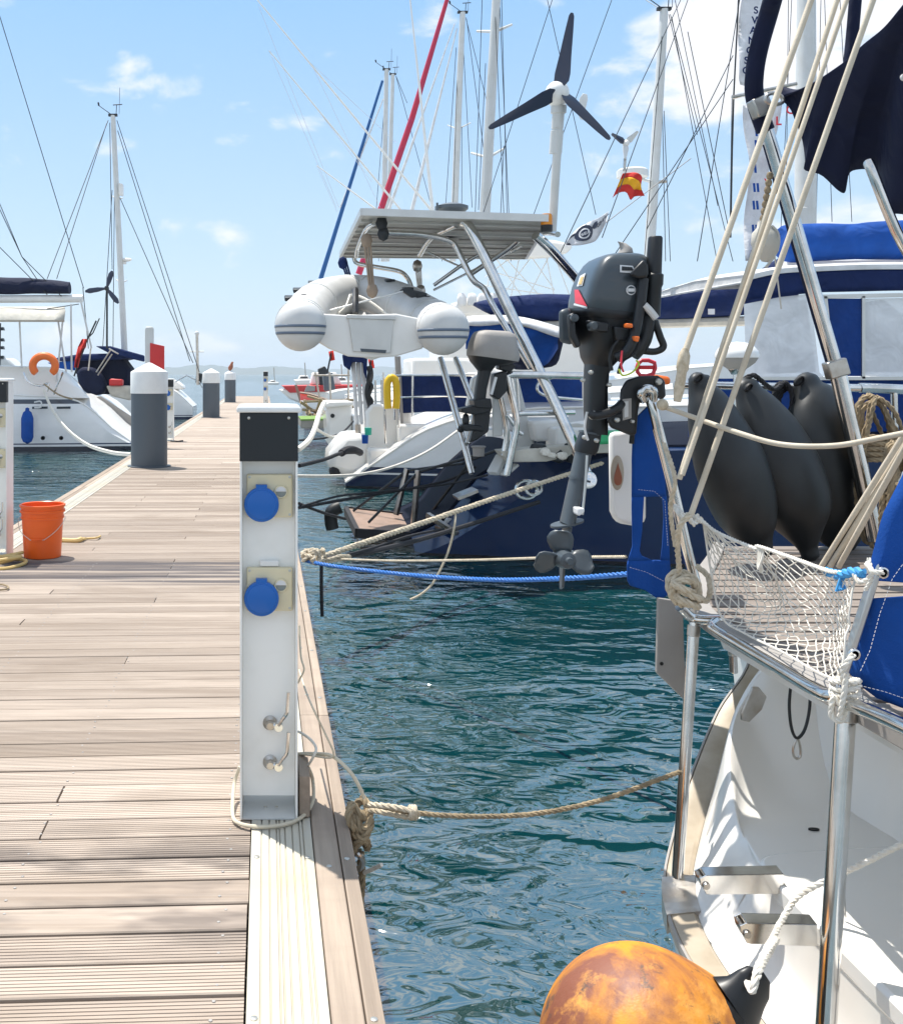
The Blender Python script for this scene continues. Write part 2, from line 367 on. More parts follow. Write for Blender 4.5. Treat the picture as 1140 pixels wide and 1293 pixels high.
# ---------------------------------------------------------------- water, far shore
g=G(); xs=[-6000,-1500,-400,-120,-50,-20,-8,-2,4,10,25,60,160,500,1800,6000]; ys=[-60,-20,-5,0,5,10,20,40,80,160,400,1200,4000,12000]
g.grid([[V((x,y,WZ)) for x in xs] for y in ys]); tag(obj('water',g,'sea',smooth=False,normals=False),kind='structure')
for (u0,u1,Y,hh,seed) in [(150,420,2600,30,1),(380,620,3400,30,5),(-300,200,4200,36,9)]:
    g=G(); rows=[]; n=60
    for j in range(7):
        row=[]
        for i in range(n+1):
            u=lerp(u0,u1,i/n); Yd=Y+j*90; e=math.sin(math.pi*i/n)**.6
            z=(noise.fractal(V((u*.018,seed,j*.35)),.8,2.2,5)*.5+.75)*hh*e*[0,.35,.7,.9,1,.8,0][j]-1.2
            row.append(P(u,472,Yd)+V((0,0,z-H)))
        rows.append(row)
    g.grid(rows); tag(obj('hills',g,'hill'),kind='structure')
# ---------------------------------------------------------------- the dock
XL,XR=-1.83,-.04; DW=.1225; Y0=1.15; Y1=59
dock=thing('dock',(0,0,0),None,None,kind='structure')
g=G(); rnd=random.Random(3); y=Y0; i=0
ngr=8
while y<Y1:
    w_=DW-.0115; lift=rnd.uniform(-.0012,.0012); flat=(i in (10,11))
    if y<14 and not flat:
        prof=[(0,-.03),(0,-.003),(.003,0)]
        for k in range(ngr):
            c=w_*(k+1)/(ngr+1); prof+=[(c-.0017,0),(c-.0009,-.0026),(c+.0009,-.0026),(c+.0017,0)]
        prof+=[(w_-.003,0),(w_,-.003),(w_,-.03)]
    else: prof=[(0,-.03),(0,-.003),(.003,0),(w_-.003,0),(w_,-.003),(w_,-.03)]
    segs=[(XL,XR)]
    if i%2==0 and y<40 and rnd.random()<.55:
        s_=rnd.choice((-1.25,-.62)); segs=[(XL,s_-.0015),(s_+.0015,XR)]
    for a,b in segs:
        g.loft([[V((x,y+p+.045*(x-XR),q+lift)) for p,q in prof] for x in (a,b-rnd.uniform(0,.004))])
    y+=DW; i+=1
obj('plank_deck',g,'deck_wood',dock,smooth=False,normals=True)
g=G(); y=Y0; k=0
while y<7:
    for x in (-.1,-.62,-1.14,-1.72):
        for dy in (.028,.092):
            p=V((x+rnd.uniform(-.012,.012),y+dy+.045*(x-XR)+rnd.uniform(-.005,.005),-.002)); g.lathe(p,(0,0,1),[(0,.0045),(.0028,.004),(.0034,.002)],8)
    y+=DW
o=obj('deck_screw',g,'hood_grey',dock); o['kind']='stuff'
for xa,xb in ((-.038,.128),(-2.0,-1.832)):
    g=G(); prof=[(xa,-.02),(xa,.004)]; w_=xb-xa
    for f in (.17,.3,.42,.47,.56,.68,.8,.86):
        c=xa+w_*f; prof+=[(c-.0022,.004),(c-.0014,-.0015),(c+.0014,-.0015),(c+.0022,.004)]
    prof+=[(xb,.004),(xb,-.02)]
    for y in [Y0+3.05*k for k in range(20)]:
        g.loft([[V((x,yy_,z)) for x,z in prof] for yy_ in (y,min(y+3.046,Y1))])
    obj('cover_strip',g,'strip',dock,smooth=False)
for xa,xb in ((.131,.237),(-2.12,-2.003)):
    g=G(); 
    for y in [Y0+3.9*k-1.2 for k in range(16)]:
        g.box(xa,xa+.066,y,min(y+3.896,Y1),-.16,.006); g.box(xa+.069,xb,y,min(y+3.896,Y1),-.16,.004)
    obj('edge_beam',g,'edge_wood',dock,bevel=.004)
g=G(); 
for y in [Y0+.15+.7*k for k in range(16)]:
    for x,z in ((-.022,.004),(.112,.004),(.165,.006),(.215,.004)): g.lathe(V((x,y+rnd.uniform(-.05,.05),z-.001)),(0,0,1),[(0,.008),(.003,.0075),(.004,.004)],10)
o=obj('cover_screw',g,'screw_steel',dock)
g=G(); g.box(-2.0,.12,Y0,Y1,-.2,-.034); obj('frame',g,'black_void',dock,smooth=False)  # frame coloured black, standing in for shade in the plank gaps
g=G()
for y in [Y0+.2+3*k for k in range(19)]: g.box(-1.95,.1,y,y+2.4,-.95,-.2)
obj('float',g,'concrete',dock,bevel=.03)
# ---------------------------------------------------------------- power pedestals
def pedestal(c,h,label):
    """c: ground point under the middle of the front edge"""
    t=thing('power_pedestal',c,label,'pedestal','power pedestals on the dock'); x,y,z=c; a=.0825
    g=G(); g.prism([V((x-a,y,z)),V((x-a,y,z+h-.03)),V((x-a,y+.2,z+h-.03)),V((x-a,y+.2,z))],(.006,0,0)); g.prism([V((x+a-.006,y,z)),V((x+a-.006,y,z+h-.03)),V((x+a-.006,y+.2,z+h-.03)),V((x+a-.006,y+.2,z))],(.006,0,0))
    g.box(x-a+.006,x+a-.006,y+.05,y+.2,z+.05,z+h-.03); obj('body',g,'ped_body',t,bevel=.0015)
    g=G(); g.loft([[V((x+sx*(a+e),y+.1+sy*(.1+e),z+h+dz)) for sx,sy in ((-1,-1),(1,-1),(1,1),(-1,1))] for e,dz in ((.008,-.0205),(.0095,-.017),(.0095,-.009),(.004,-.002),(-.03,0))]); obj('cap',g,'white_paint',t,bevel=.002)
    g=G(); g.box(x-a-.001,x+a+.001,y-.003,y+.05,z+h-.16,z+h-.021); dp=obj('dark_panel',g,'anthracite',t,bevel=.002)
    for s in (-1,1):
        g=G(); g.lathe(V((x+s*.057,y-.003,z+h-.036)),(0,-1,0),[(0,.0045),(.002,.004),(.003,.002)],10); obj('screw',g,'screw_steel',dp)
    yp=y+.05
    for zc in (h-.262,h-.532):
        xc=x+.0025; g=G(); g.box(xc-.066,xc+.066,yp-.02,yp,z+zc-.0625,z+zc+.0625); pl=obj('socket_plate',g,'socket_plate',t,bevel=.004)
        for sx in (-1,1):
            for sz in (-1,1):
                g=G(); g.lathe(V((xc+sx*.058,yp-.02,z+zc+sz*.054)),(0,-1,0),[(0,.004),(.0015,.004),(.002,.002)],10); obj('screw',g,'screw_steel',pl)
        g=G(); q=V((xc-.0235,yp-.02,z+zc-.023)); g.lathe(q,(0,-1,0),[(0,.049),(.018,.05),(.022,.0495),(.024,.047),(.024,.043),(.0265,.042),(.028,.038),(.0285,.001)],40)
        g.box(q.x-.016,q.x+.016,yp-.043,yp-.02,q.z+.043,q.z+.057); obj('socket_cover',g,'socket_blue',pl,bevel=.0008,ang=30)
        g=G(); q=V((xc+.0325,yp-.02,z+zc+.012)); g.lathe(q,(0,-1,0),[(0,.0195),(.004,.0195),(.006,.018),(.006,.0155),(.003,.015),(.003,.001)],28); bw=obj('breaker_window',g,'socket_plate',pl)
        g=G(); g.prism([q+V((.0148*math.cos(k*math.pi/10),-.0035,.0148*math.sin(-k*math.pi/10))) for k in range(11)],(0,-.001,0)); obj('pane',g,'smoke_window',pl,smooth=False)
        g=G(); g.prism([q+V((.0148*math.cos(k*math.pi/10),-.0035,.001+.0148*math.sin(k*math.pi/10))) for k in range(11)],(0,-.001,0)); obj('pane',g,'decal_white',pl,smooth=False)
    g=G(); g.box(x-.026,x+.03,yp-.012,yp,z+h-.468,z+h-.45); obj('name_tag',g,'white_paint',t,bevel=.003)
    for zc in (.262,.148):
        q=V((x+.004,yp,z+zc)); g=G(); g.lathe(q,(0,-1,0),[(0,.021),(.004,.021),(.008,.016),(.012,.012),(.03,.012),(.034,.01),(.034,.001)],20); tp=obj('tap',g,'steel_worn',t)
        g=G(); e=q+V((.024,-.03,0)); g.tube([q+V((0,-.02,0)),e],.009,10); g.lathe(e+V((0,.01,0)),(0,-1,0),[(0,.012),(.024,.012)],14)
        g.tube(catmull([e+V((0,-.01,.006)),e+V((.012,-.02,.028)),e+V((.022,-.022,.042)),e+V((.025,-.022,.06)),e+V((.028,-.022,.104))],5),.0055,8); obj('handle',g,'steel',tp)
    g=G(); g.box(x-a+.007,x+a-.007,y+.004,y+.19,z,z+.004); bp=obj('base_plate',g,'grey_white',t)
    for s in (-.01,.022):
        g=G(); g.lathe(V((x+s,y+.08,z+.004)),(0,0,1),[(0,.005),(.003,.004),(.004,.001)],8); obj('bolt',g,'screw_steel',bp)
    return t
pd=pedestal(V((.0105,2.94,.005)),1.185,'white power pedestal with two blue sockets and two taps, closest to the viewer')
dup(pd,V((-1.875,7.14,.005)),'white power pedestal at the left edge beside the orange bucket').scale=(1,1,1.05)
dup(pd,V((-1.83,19.6,.005)),'narrow distant power pedestal just behind the nearest grey piling',)
p4=dup(pd,V((.02,37,.005)),'small faraway power pedestal seen just over the top of the closest one'); p4.scale=(1,1,1.16)
g=G(); g.box(.0975,.129,2.955,3.12,.006,.125); one('wood_block',g,'edge_wood','weathered wooden block standing against the right side of the closest power pedestal','wood block',bevel=.003)
def gp(u,v,z=.012):   # point lying at height z under a pixel
    Y=F*(H-z)/(v-CY); return P(u,v,Y)
g=G(); g.tube(catmull([gp(303,968,.1),gp(296,990,.05),gp(294,1028),gp(303,1040),gp(330,1044),gp(360,1041),gp(382,1031),gp(395,1012,.03),gp(395,985,.07),gp(390,970,.12)],8),.0055,8)
one('cable_loop',g,'hose_cream','cream cable looped on the deck round the foot of the closest power pedestal','cable')
g=G(); g.tube(catmull([gp(378,846,.3),P(389,880,2.99),P(410,925,2.96),P(421,950,2.96),P(416,957,2.98),P(388,953,3.08),P(374,952,3.14)],8),.003,8)
g.tube(catmull([P(378,790,3.14),P(380,828,3.1),P(384,845,3.08),P(379,857,3.1),P(377,862,3.14)],8),.0028,8)
one('thin_cord',g,'hose_cream','thin pale cord draped down behind the closest power pedestal onto the edge beam','cord')
g=G(); g.tube(catmull([P(374,922,3.15),P(390,932,3.05),P(399,944,3.02),P(396,955,3.0),P(388,968,3.05),P(381,972,3.1)],8),.004,8)
one('cord_loop',g,'rope_white','white cord bent in a small loop beside the taps of the closest pedestal','cord')
# ---------------------------------------------------------------- mooring piles
pt=thing('mooring_pile',(-1.6,14.23,0),'thick grey piling with white cone cap, nearest of the row','piling','grey pilings with white caps along the dock')
q=V((-1.6,14.23,0)); g=G(); g.lathe(q+V((0,0,-1.2)),(0,0,1),[(0,.25),(2.21,.25)],40); obj('shaft',g,'pile_grey',pt)
g=G(); g.lathe(q+V((0,0,1.01)),(0,0,1),[(0,.252),(0,.258),(.285,.258),(.3,.252),(.42,.03),(.425,.0)],40); obj('cap',g,'white_paint',pt,ang=30)
g=G(); g.lathe(q+V((0,0,-.005)),(0,0,1),[(0,.253),(0,.3),(.02,.3),(.02,.253)],32); obj('collar',g,'pile_grey',pt)
dup(pt,V((-1.58,30.2,0)),'slim distant grey piling, second along the left side of the dock')
p3=dup(pt,V((-1.57,46.3,0)),'farthest grey piling, with a small brown bird on its white cap')
g=G(); q=V((-1.57,46.3,1.43)); g.loft([[q+V((math.cos(k*math.pi/6)*r*.8+dx,math.sin(k*math.pi/6)*r*.7,z)) for k in range(12)] for z,r,dx in ((0,.04,0),(.05,.11,0),(.15,.14,.02),(.24,.1,.05),(.3,.07,.07),(.36,.075,.09),(.4,.02,.1))])
mat('brown',(.3,.1,.05),.7); one('bird',g,'brown','small brown bird perched on the farthest piling','bird',base=q)
# ---------------------------------------------------------------- bucket, hoses
bk=thing('bucket',(-1.555,7.2,0),'bright orange plastic bucket with wire handle standing on the dock','bucket'); q=V((-1.555,7.2,.002))
g=G(); g.lathe(q,(0,0,1),[(0,.0),(0,.122),(.006,.128),(.27,.142),(.272,.15),(.285,.15),(.287,.145),(.315,.147),(.317,.157),(.33,.157),(.332,.148),(.352,.15),(.354,.158),(.368,.158),(.37,.15),(.366,.144),(.02,.122),(.018,.0)],48); obj('shell',g,'bucket_orange',bk,ang=25)
g=G(); hp=[V((-.158,0,.28)),V((-.165,-.02,.25)),V((-.13,-.1,.19)),V((-.06,-.14,.142)),V((-.045,-.146,.138)),V((.03,-.147,.139)),V((.05,-.142,.145)),V((.12,-.11,.2)),V((.158,-.03,.26)),V((.16,0,.28))]
g.tube(catmull([q+p for p in hp],6),.0022,6); hd=obj('handle',g,'screw_steel',bk)
g=G(); g.tube([q+V((-.045,-.147,.138)),q+V((.03,-.148,.139))],.006,8); obj('grip',g,'bucket_orange',hd)
g=G()
for k,(cx,cy,rx,ry,z) in enumerate([(-1.80,6.86,.19,.16,.014),(-1.86,6.9,.16,.13,.032),(-1.82,6.88,.17,.1,.05)]):
    g.tube(catmull([V((cx+rx*math.cos(a)+.02*math.sin(3*a+k),cy+ry*math.sin(a),z+.008*math.sin(2*a+k))) for a in [i*math.pi/8 for i in range(16)]],4,True),.0125,8,True)
g.tube(catmull([V((-1.72,6.98,.05)),V((-1.66,7.02,.06)),V((-1.68,7.06,.05)),V((-1.8,7.05,.03))],5),.012,8)
one('hose',g,'hose_yellow','coiled yellow hose lying on the dock in front of the orange bucket','hose')
g=G(); g.tube(catmull([gp(74,682),gp(95,683),gp(103,681,.02),gp(110,680),gp(122,679,.02),gp(127,677)],6),[.02]*13+[.012]*4+[.008]*14,8)
one('water_hose',g,'hose_yellow','short straight hose end with a dark nozzle lying right of the orange bucket','hose')
g=G(); g.tube(catmull([gp(-10,739),gp(3,738),gp(11,741),gp(8,744),gp(-6,745)],5),.006,6); one('cord_end',g,'rope_old','thin cord end curled on the deck at the left edge below the hose','cord')
# ---------------------------------------------------------------- post with red board
t=thing('red_sign',(-2.07,18,-.1),'red board fixed to a pale post behind the nearest grey piling','sign')
g=G(); g.loft([[V((-2.02+dx,18+dy,z)) for dx,dy in ((-.075,-.05),(.075,-.05),(.075,.05),(-.075,.05))] for z in (-.1,2.05)]+[[V((-2.02+dx,18+dy,2.1)) for dx,dy in ((-.06,-.04),(.06,-.04),(.06,.04),(-.06,.04))]]); obj('post',g,'grey_white',t,bevel=.01)
g=G(); g.prism([P(190,433,17.95),P(208,437,17.95),P(208,470,17.95),P(190,470,17.95)],(0,-.03,0)); obj('board',g,'red',t,bevel=.006)
# ---------------------------------------------------------------- near white yacht (its stern fills the right)
A=thing('sailing_yacht',(1.9,3,-.6),'white sailing yacht with teak aft deck, net and blue side cloths, nearest on the right','sailing yacht')
rail=catmull([(1.95,4.35,.27),P(945,832,3.95),P(905,900,3.75),P(870,985,3.5),P(848,1060,3.3),P(838,1110,3.1),P(842,1150,2.98),P(862,1200,2.8),P(900,1260,2.62),(1.15,2.4,-.318),(1.2,2.0,-.33),(1.35,1.5,-.33),(1.6,1.1,-.3)],6)
def inn(p,d,dz=0): # move from the stern edge towards the middle of the boat
    c=V((2.9,2.9,p.z)); q=(c-p); q.z=0; return p+q.normalized()*d+V((0,0,dz))
g=G(); g.loft([[p+V((0,0,-.03)),p+V((0,0,-.008)),inn(p,.008,.004),inn(p,.07,.012),inn(p,.082,.004),inn(p,.084,-.03)] for p in rail]); obj('rub_rail',g,'beige_rail',A,bevel=0)
g=G(); g.loft([[inn(p,.004,.0055),inn(p,-.003,.004),inn(p,-.003,-.012),inn(p,.004,-.012)] for p in rail]); obj('rail_trim',g,'hood_grey',A)
rows=[]
for k in range(9):
    s=k/8; rows.append([inn(p,.012+.02*s+.25*s*s,0)+V((0,0,(-.03-p.z)*0+lerp(-.03,-.8-p.z,s))) for p in rail])
g=G(); g.grid(rows); obj('hull',g,'gelcoat',A)
# inside of the stern: sloping coaming, seat-like step, curved far wall, forward wall
def rin(Y):
    for a,b in zip(rail,rail[1:]):
        if (a.y-Y)*(b.y-Y)<=0: return inn(a.lerp(b,(a.y-Y)/(a.y-b.y+1e-9)),.083,.004)
    return inn(rail[-1],.083,.004)
ST=-.05
g=G(); rows=[]
for Y in [1.2,1.6,2.0,2.3,2.5,2.58,2.64,2.7,2.75,2.8,2.83]:
    r=rin(Y); e=1.337; r.x=min(r.x,e-.04); q=ease((Y-2.55)/.25); tp=V((e+.004,Y,-.075))
    rows.append([r]+[a_.lerp(r.lerp(tp,f_),q) for a_,f_ in ((r.lerp(V((e-.03,Y,-.27)),.5)+V((0,0,-.015)),.3),(V((e-.02,Y,-.27)),.6),(V((e-.003,Y,-.235)),.75),(V((e+.001,Y,-.13)),.9))]+[tp])
g.grid(rows); obj('swim_step',g,'gelcoat_clean',A,sub=1,ang=80)
g=G(); nose=[]
pl=[(1.335,1.2),(1.335,2.0),(1.335,2.6),(1.336,2.74),(1.345,2.8),(1.37,2.84),(1.42,2.862),(1.6,2.89),(1.78,2.91)]
path=catmull([V((x,y,ST)) for x,y in pl],6)
g.prism([p for p in path]+[V((1.84,2.91,ST)),V((1.84,1.2,ST))],(0,0,-.06)); obj('seat_panel',g,'gelcoat_clean',A,bevel=.012)
# floor + far wall + coaming, one moulded sheet
def bot(X): return V((X,3.02+.06*math.sin(max(0,min(1,(X-1.38)/.45))*math.pi/2),ST-.004))
Ec=catmull([(1.34,2.8,-.075),(1.385,3.0,-.045),(1.43,3.16,.05),(1.52,3.36,.14),(1.62,3.5,.2),(1.72,3.52,.32),(1.84,3.48,.43),(1.95,3.42,.47)],6)
rows=[]; Bc=[]
for i,e in enumerate(Ec):
    X=max(e.x,1.345); b=bot(X) if X>1.385 else V((X+.004,e.y,ST-.004)); Bc.append(b)
m=len(Ec)
out=[rin(max(2.8,min(3.9,lerp(2.8,4.05,(i/(m-1))**.9)))) for i in range(m)]
g=G(); R=[]
for i in range(m):
    o,e,b=out[i],Ec[i],Bc[i]; f=V((b.x,2.6,ST-.006)); row=[o,o.lerp(e,.4)+V((0,0,-.01)),o.lerp(e,.8)+V((0,0,.008)),e]
    d=(b-e)
    for s in (.25,.5,.75,.92): row.append(e+d*s+V((0,.0,-.05*math.sin(math.pi*s)*min(1,d.length*3))))
    row+=[b+V((0,-.04,0)),V((b.x,2.8,ST-.006)),f]; R.append(row)
g.grid(R); obj('transom_moulding',g,'gelcoat_clean',A,sub=1,ang=80)
g=G(); R=[]
for Y in [1.2,2.0,2.6,2.9,3.02,3.1,3.16,3.3,3.5]:
    bl=ease((Y-2.95)/.25)*.1
    R.append([V((1.8-bl,Y,ST-.03)),V((1.825-bl,Y,ST+.02)),V((1.85-bl*.8,Y,.1)),V((1.88-bl*.7,Y,.28)),V((1.9-bl*.5,Y,.46)),V((1.97,Y,.5))])
g.grid(R); obj('cockpit_wall',g,'gelcoat_clean',A,sub=1,ang=80)
# underside closing sheet below the deck
g=G(); g.prism([V(p) for p in [(1.4,1.3,.44),(1.4,3.15,.44),(1.5,3.45,.44),(1.68,3.85,.44),(1.9,4.25,.44),(2.9,4.25,.44),(2.9,1.3,.44)]],(0,0,.03)); g.box(2.0,2.9,1.3,4.2,-.4,.44); obj('deck_base',g,'gelcoat',A)
for u,v in ((1027,1047),(1115,1044)):
    g=G(); p=P(u,v,F*(H+.05)/(v-CY)); g.lathe(p,(0,0,1),[(-.002,.0),(-.002,.016),(.0015,.016),(.002,.0)],16,1,.55); obj('drain',g,'black_void',A)
g=G(); q=P(1133,972,2.97); 
fit=G(); fit.lathe(V((1.845,2.72,.1)),(-1,0,.12),[(0,.03),(.012,.03),(.016,.026),(.016,.017),(.006,.016),(.006,.0)],24); obj('wall_fitting',fit,'grey_white',A)
fit=G(); q=V((1.334,2.3,0)); q=P(1083,1250,2.36); fit.lathe(V((q.x-.004,q.y,q.z)),(-1,-.35,.25),[(0,.021),(.006,.021),(.009,.018),(.009,.012),(.004,.011),(.004,0)],24); fo=obj('hull_fitting',fit,'white_paint',A)
fit=G(); fit.lathe(V((q.x-.009,q.y-.002,q.z+.001)),(-1,-.35,.25),[(0,.009),(.003,.008),(.0035,0)],16); obj('plug',fit,'black_void',fo)
# folding ladder arms
for (u0,v0,u1,v1,Y) in ((887,1112,984,1112,2.72),(938,1172,1026,1176,2.5)):
    a=P(u0,v0,Y); b=P(u1,v1,Y-.02); br=None; g=G(); d=(b-a).normalized(); up=V((0,0,1)); s_=d.cross(up)
    for sgn in (-.022,.022):
        o=s_*sgn; prof=[a+o-d*.012+up*.0,a+o-d*.016+up*.018,a+o+d*.0+up*.026,b+o+up*.03,b+o-up*.022,a+o+d*.01-up*.024,a+o-up*.022]
        g.prism(prof,s_*.004)
    g.prism([a-s_*.022+up*.026,b-s_*.022+up*.03,b+s_*.026+up*.03,a+s_*.026+up*.026],up*-.003)
    br=obj('ladder_bracket',g,'steel',A,smooth=False,bevel=.001)
    g=G(); g.lathe(a-s_*.03,s_,[(0,.008),(.003,.0095),(.06,.0095),(.063,.008)],14); obj('pivot_pin',g,'steel_worn',br)
# teak aft deck with slats
D0=.52
edge=[(1.335,1.3),(1.335,2.3),(1.34,2.8),(1.35,3.18),(1.42,3.45),(1.6,3.85),(1.82,4.25),(2.0,4.6)]
def xleft(Y):
    for a,b in zip(edge,edge[1:]):
        if a[1]<=Y<=b[1]: return lerp(a[0],b[0],(Y-a[1])/(b[1]-a[1]))
    return edge[-1][0]
g=G(); y=1.32
while y<4.55:
    x=xleft(y+.04)+.03
    g.add([(x,y,D0-.02),(3.0,y,D0-.02),(3.0,y+.086,D0-.02),(x+.01,y+.086,D0-.02),(x,y,D0),(3.0,y,D0),(3.0,y+.086,D0),(x+.01,y+.086,D0)],[(0,1,5,4),(1,2,6,5),(2,3,7,6),(3,0,4,7),(4,5,6,7),(3,2,1,0)]); y+=.108
obj('teak_deck',g,'teak',A,bevel=.002)
g=G(); g.box(1.42,3.0,1.3,3.25,D0-.05,D0-.03); g.box(2.0,3.0,3.25,4.6,D0-.05,D0-.03); obj('deck_underlay',g,'black_void',A)
g=G(); pth=catmull([V((x,y,D0)) for x,y in edge],4)
g.loft([[p+V((0,0,-.03)),p+V((0,0,.012)),inn(p,.06,.012),inn(p,.06,-.03)] for p in pth]); obj('toe_board',g,'hood_grey',A,bevel=.004)
# stainless edge tube and posts
def stub(name,pts,r,m='steel',par=A,seg=12,n=6,**k):
    g=G(); g.tube(catmull(pts,n),r,seg); return obj(name,g,m,par,**k)
stub('edge_tube',[P(1060,860,2.42),P(1066,868,2.36),P(1052,878,2.36),P(1030,872,2.42),P(980,842,2.66),P(935,815,2.9),P(906,797,3.06),P(899,790,3.1),P(906,785,3.13)],.0165)
stub('edge_tube',[P(1055,866,2.33),P(1062,882,2.3),P(1085,894,2.22),P(1112,905,2.12),P(1150,922,2.0),P(1230,960,1.8)],.0165)
stub('edge_tube',[P(830,540,3.2),P(850,620,3.2),P(866,690,3.2),P(877,735,3.2),P(879,752,3.18),P(872,762,3.17),P(860,762,3.16)],.0165)
stub('rail_tube',[P(806,497,3.28),P(816,497,3.22),P(824,515,3.2),P(832,548,3.2)],.0155)
stub('edge_tube',[P(858,766,3.15),P(873,780,3.17),P(890,783,3.15),P(915,783,3.12)],.0155)
def post(p,q,r,coll=True):
    p=V(p);q=V(q); g=G(); d=(q-p); L=d.length; g.lathe(p,d,[(0,r*.82),(.03,r*.82),(.03,r),(L-.004,r),(L,r*.7)],18); o=obj('support_post',g,'steel',A)
    g=G(); g.lathe(p+d.normalized()*.012,d,[(0,r*1.12),(.03,r*1.12),(.034,r*.9)],18); obj('collar',g,'steel_worn',o); return o
post(P(876,785,3.17),P(853,1138,3.09),.017)
post(P(1068,886,2.34),P(1040,1330,2.26),.0215)
post(P(924,812,3.6),P(926,850,3.6),.014)
stub('thin_stay',[P(1063,1010,2.5),P(1062,1080,2.5),P(1066,1158,2.5)],.004)
# bracket plate where the far post meets the rail
g=G(); p=P(848,1140,3.08); g.loft([[V((x,y,z+dz)) for x,y,z in [(inn(q,-.006).x,inn(q,-.006).y,q.z),(inn(q,.09).x,inn(q,.09).y,q.z+.012)]]+[V((inn(q,.09).x,inn(q,.09).y,q.z-.01)),V((inn(q,-.006).x,inn(q,-.006).y,q.z-.05))] for q in rail if 2.95<q.y<3.12 for dz in (.006,)])
obj('foot_plate',g,'steel_worn',A,smooth=False); 
g=G(); g.ball(P(860,1137,3.05),.014,1,1,.8,10); obj('bolt',g,'amber',A)
# rail clip and hanging shackle under the deck
g=G(); g.px([(958,868),(968,880),(962,896),(946,912),(936,910),(936,900),(950,868)],3.3,.012); obj('hinge_plate',g,'steel_worn',A,bevel=.003)
g=G(); g.tube(catmull([P(999,856,3.0),P(996,890,2.98),P(999,920,2.97),P(1006,932,2.97),P(1016,920,2.97),P(1022,890,2.98),P(1021,856,3.0)],6),.0045,8)
lo=obj('shackle_line',g,'black_plastic',A)
g=G(); g.tube(catmull([P(1006,932,2.97),P(1001,945,2.97),P(1002,955,2.97),P(1006,958,2.97),P(1010,954,2.97),P(1010,944,2.97)],4,True),.0035,8,True); obj('snap_hook',g,'steel_worn',lo)
# hanging grey board at the far corner
g=G(); g.px([(831,755),(862,760),(866,886),(829,850)],3.3,.018); bd=obj('rudder_board',g,'hood_grey',A,bevel=.003)
g=G(); g.lathe(P(835,838,3.299),(0,-1,0),[(0,.006),(.001,.006),(.001,0)],12); obj('hole',g,'black_void',bd)
# blue cloth on the far stern rail, with a cut-out
def cloth(name,outer,Y,hole=None,mat_='canvas_blue',tilt=(0,0),th=.006,par=A,wave=.012,n=22, obj_=True):
    """a sewn panel: scanline strips between outline edges, gently rippled"""
    def clip(poly,v):
        xs=[]
        for (u0,v0),(u1,v1) in zip(poly,poly[1:]+poly[:1]):
            if (v0-v)*(v1-v)<0: xs.append(u0+(u1-u0)*(v-v0)/(v1-v0))
        return sorted(xs)
    vs=[p[1] for p in outer]; a,b=min(vs)+.3,max(vs)-.3; g=G(); bands=[]
    for i in range(n+1):
        v=lerp(a,b,i/n); xs=clip(outer,v); l,r=xs[0],xs[-1]; h=clip(hole,v) if hole else []
        bands.append((v,l,r,h))
    def pt(u,v):
        p=P(u,v,Y+tilt[0]*(u-outer[0][0])+tilt[1]*(v-outer[0][1])); k=noise.noise(V((p.x*4,p.z*3,Y)))*wave+noise.noise(V((p.x*14,p.z*9,Y)))*wave*.3; return p+V((k*.3,k,0))
    rows=[]
    def strip(sel):
        g2=[[pt(lerp(l,r,k/8),v) for k in range(9)] for v,l,r in sel]
        if len(g2)>1: g.grid(g2)
    top=[x for x in bands]; 
    if not hole: strip([(v,l,r) for v,l,r,h in bands])
    else:
        hv=[i for i,x in enumerate(bands) if len(x[3])>=2]; i0,i1=hv[0],hv[-1]
        strip([(v,l,r) for v,l,r,h in bands[:i0+1]]); strip([(v,l,r) for v,l,r,h in bands[i1:]])
        strip([(v,l,h[0]) for v,l,r,h in bands[i0:i1+1]]); strip([(v,h[-1],r) for v,l,r,h in bands[i0:i1+1]])
    return g if not obj_ else obj(name,g,mat_,par,ang=80,solid=th)
wc=cloth('side_cloth',[(799,530),(822,508),(834,560),(842,640),(846,720),(846,750),(832,758),(812,744),(792,738),(791,712),(798,690),(797,640),(797,580)],3.34,[(812,626),(836,626),(838,652),(836,690),(833,712),(806,700),(810,670)],wave=.03,n=40)
stub('strap',[P(806,500,3.27),P(800,530,3.3),P(797,560,3.31)],.008,'black_plastic')
def stitch(pts,Y,par,dY=-.006):
    g=G(); pa=[P(u,v,Y)+V((0,dY,0)) for u,v in pts]; L=0
    for a,b in zip(pa,pa[1:]):
        n=max(1,int((b-a).length/.0085))
        for i in range(n): g.tube([a.lerp(b,i/n),a.lerp(b,(i+.62)/n)],.0006,4)
    return obj('stitching',g,'decal_white',par)
stitch([(805,618),(825,620),(838,632),(842,690)],3.32,wc); stitch([(794,716),(815,722),(838,734)],3.32,wc)
# near blue cloth
wn=cloth('side_cloth',[(1150,580),(1114,650),(1090,745),(1068,848),(1100,878),(1150,898),(1260,930),(1260,560)],2.3,None,wave=.02,tilt=(-.0012,0),n=30)
stitch([(1140,708),(1124,730),(1108,775),(1096,820),(1083,848)],2.25,wn); stitch([(1078,862),(1110,870),(1145,882)],2.26,wn,-.02)
for u,v in ((1113,723),(1077,826)):
    g=G(); g.lathe(P(u,v,2.27),(0,-1,0),[(0,.0085),(.003,.0135),(.006,.0125),(.007,.009),(.004,.0075),(.0,.0072)],20); obj('eyelet',g,'steel',wn)
g=G(); g.beam(P(1146,596,2.36),P(1060,862,2.36),.016,.024,(0,1,0)); obj('rail_tube',g,'alu',A,bevel=.004)
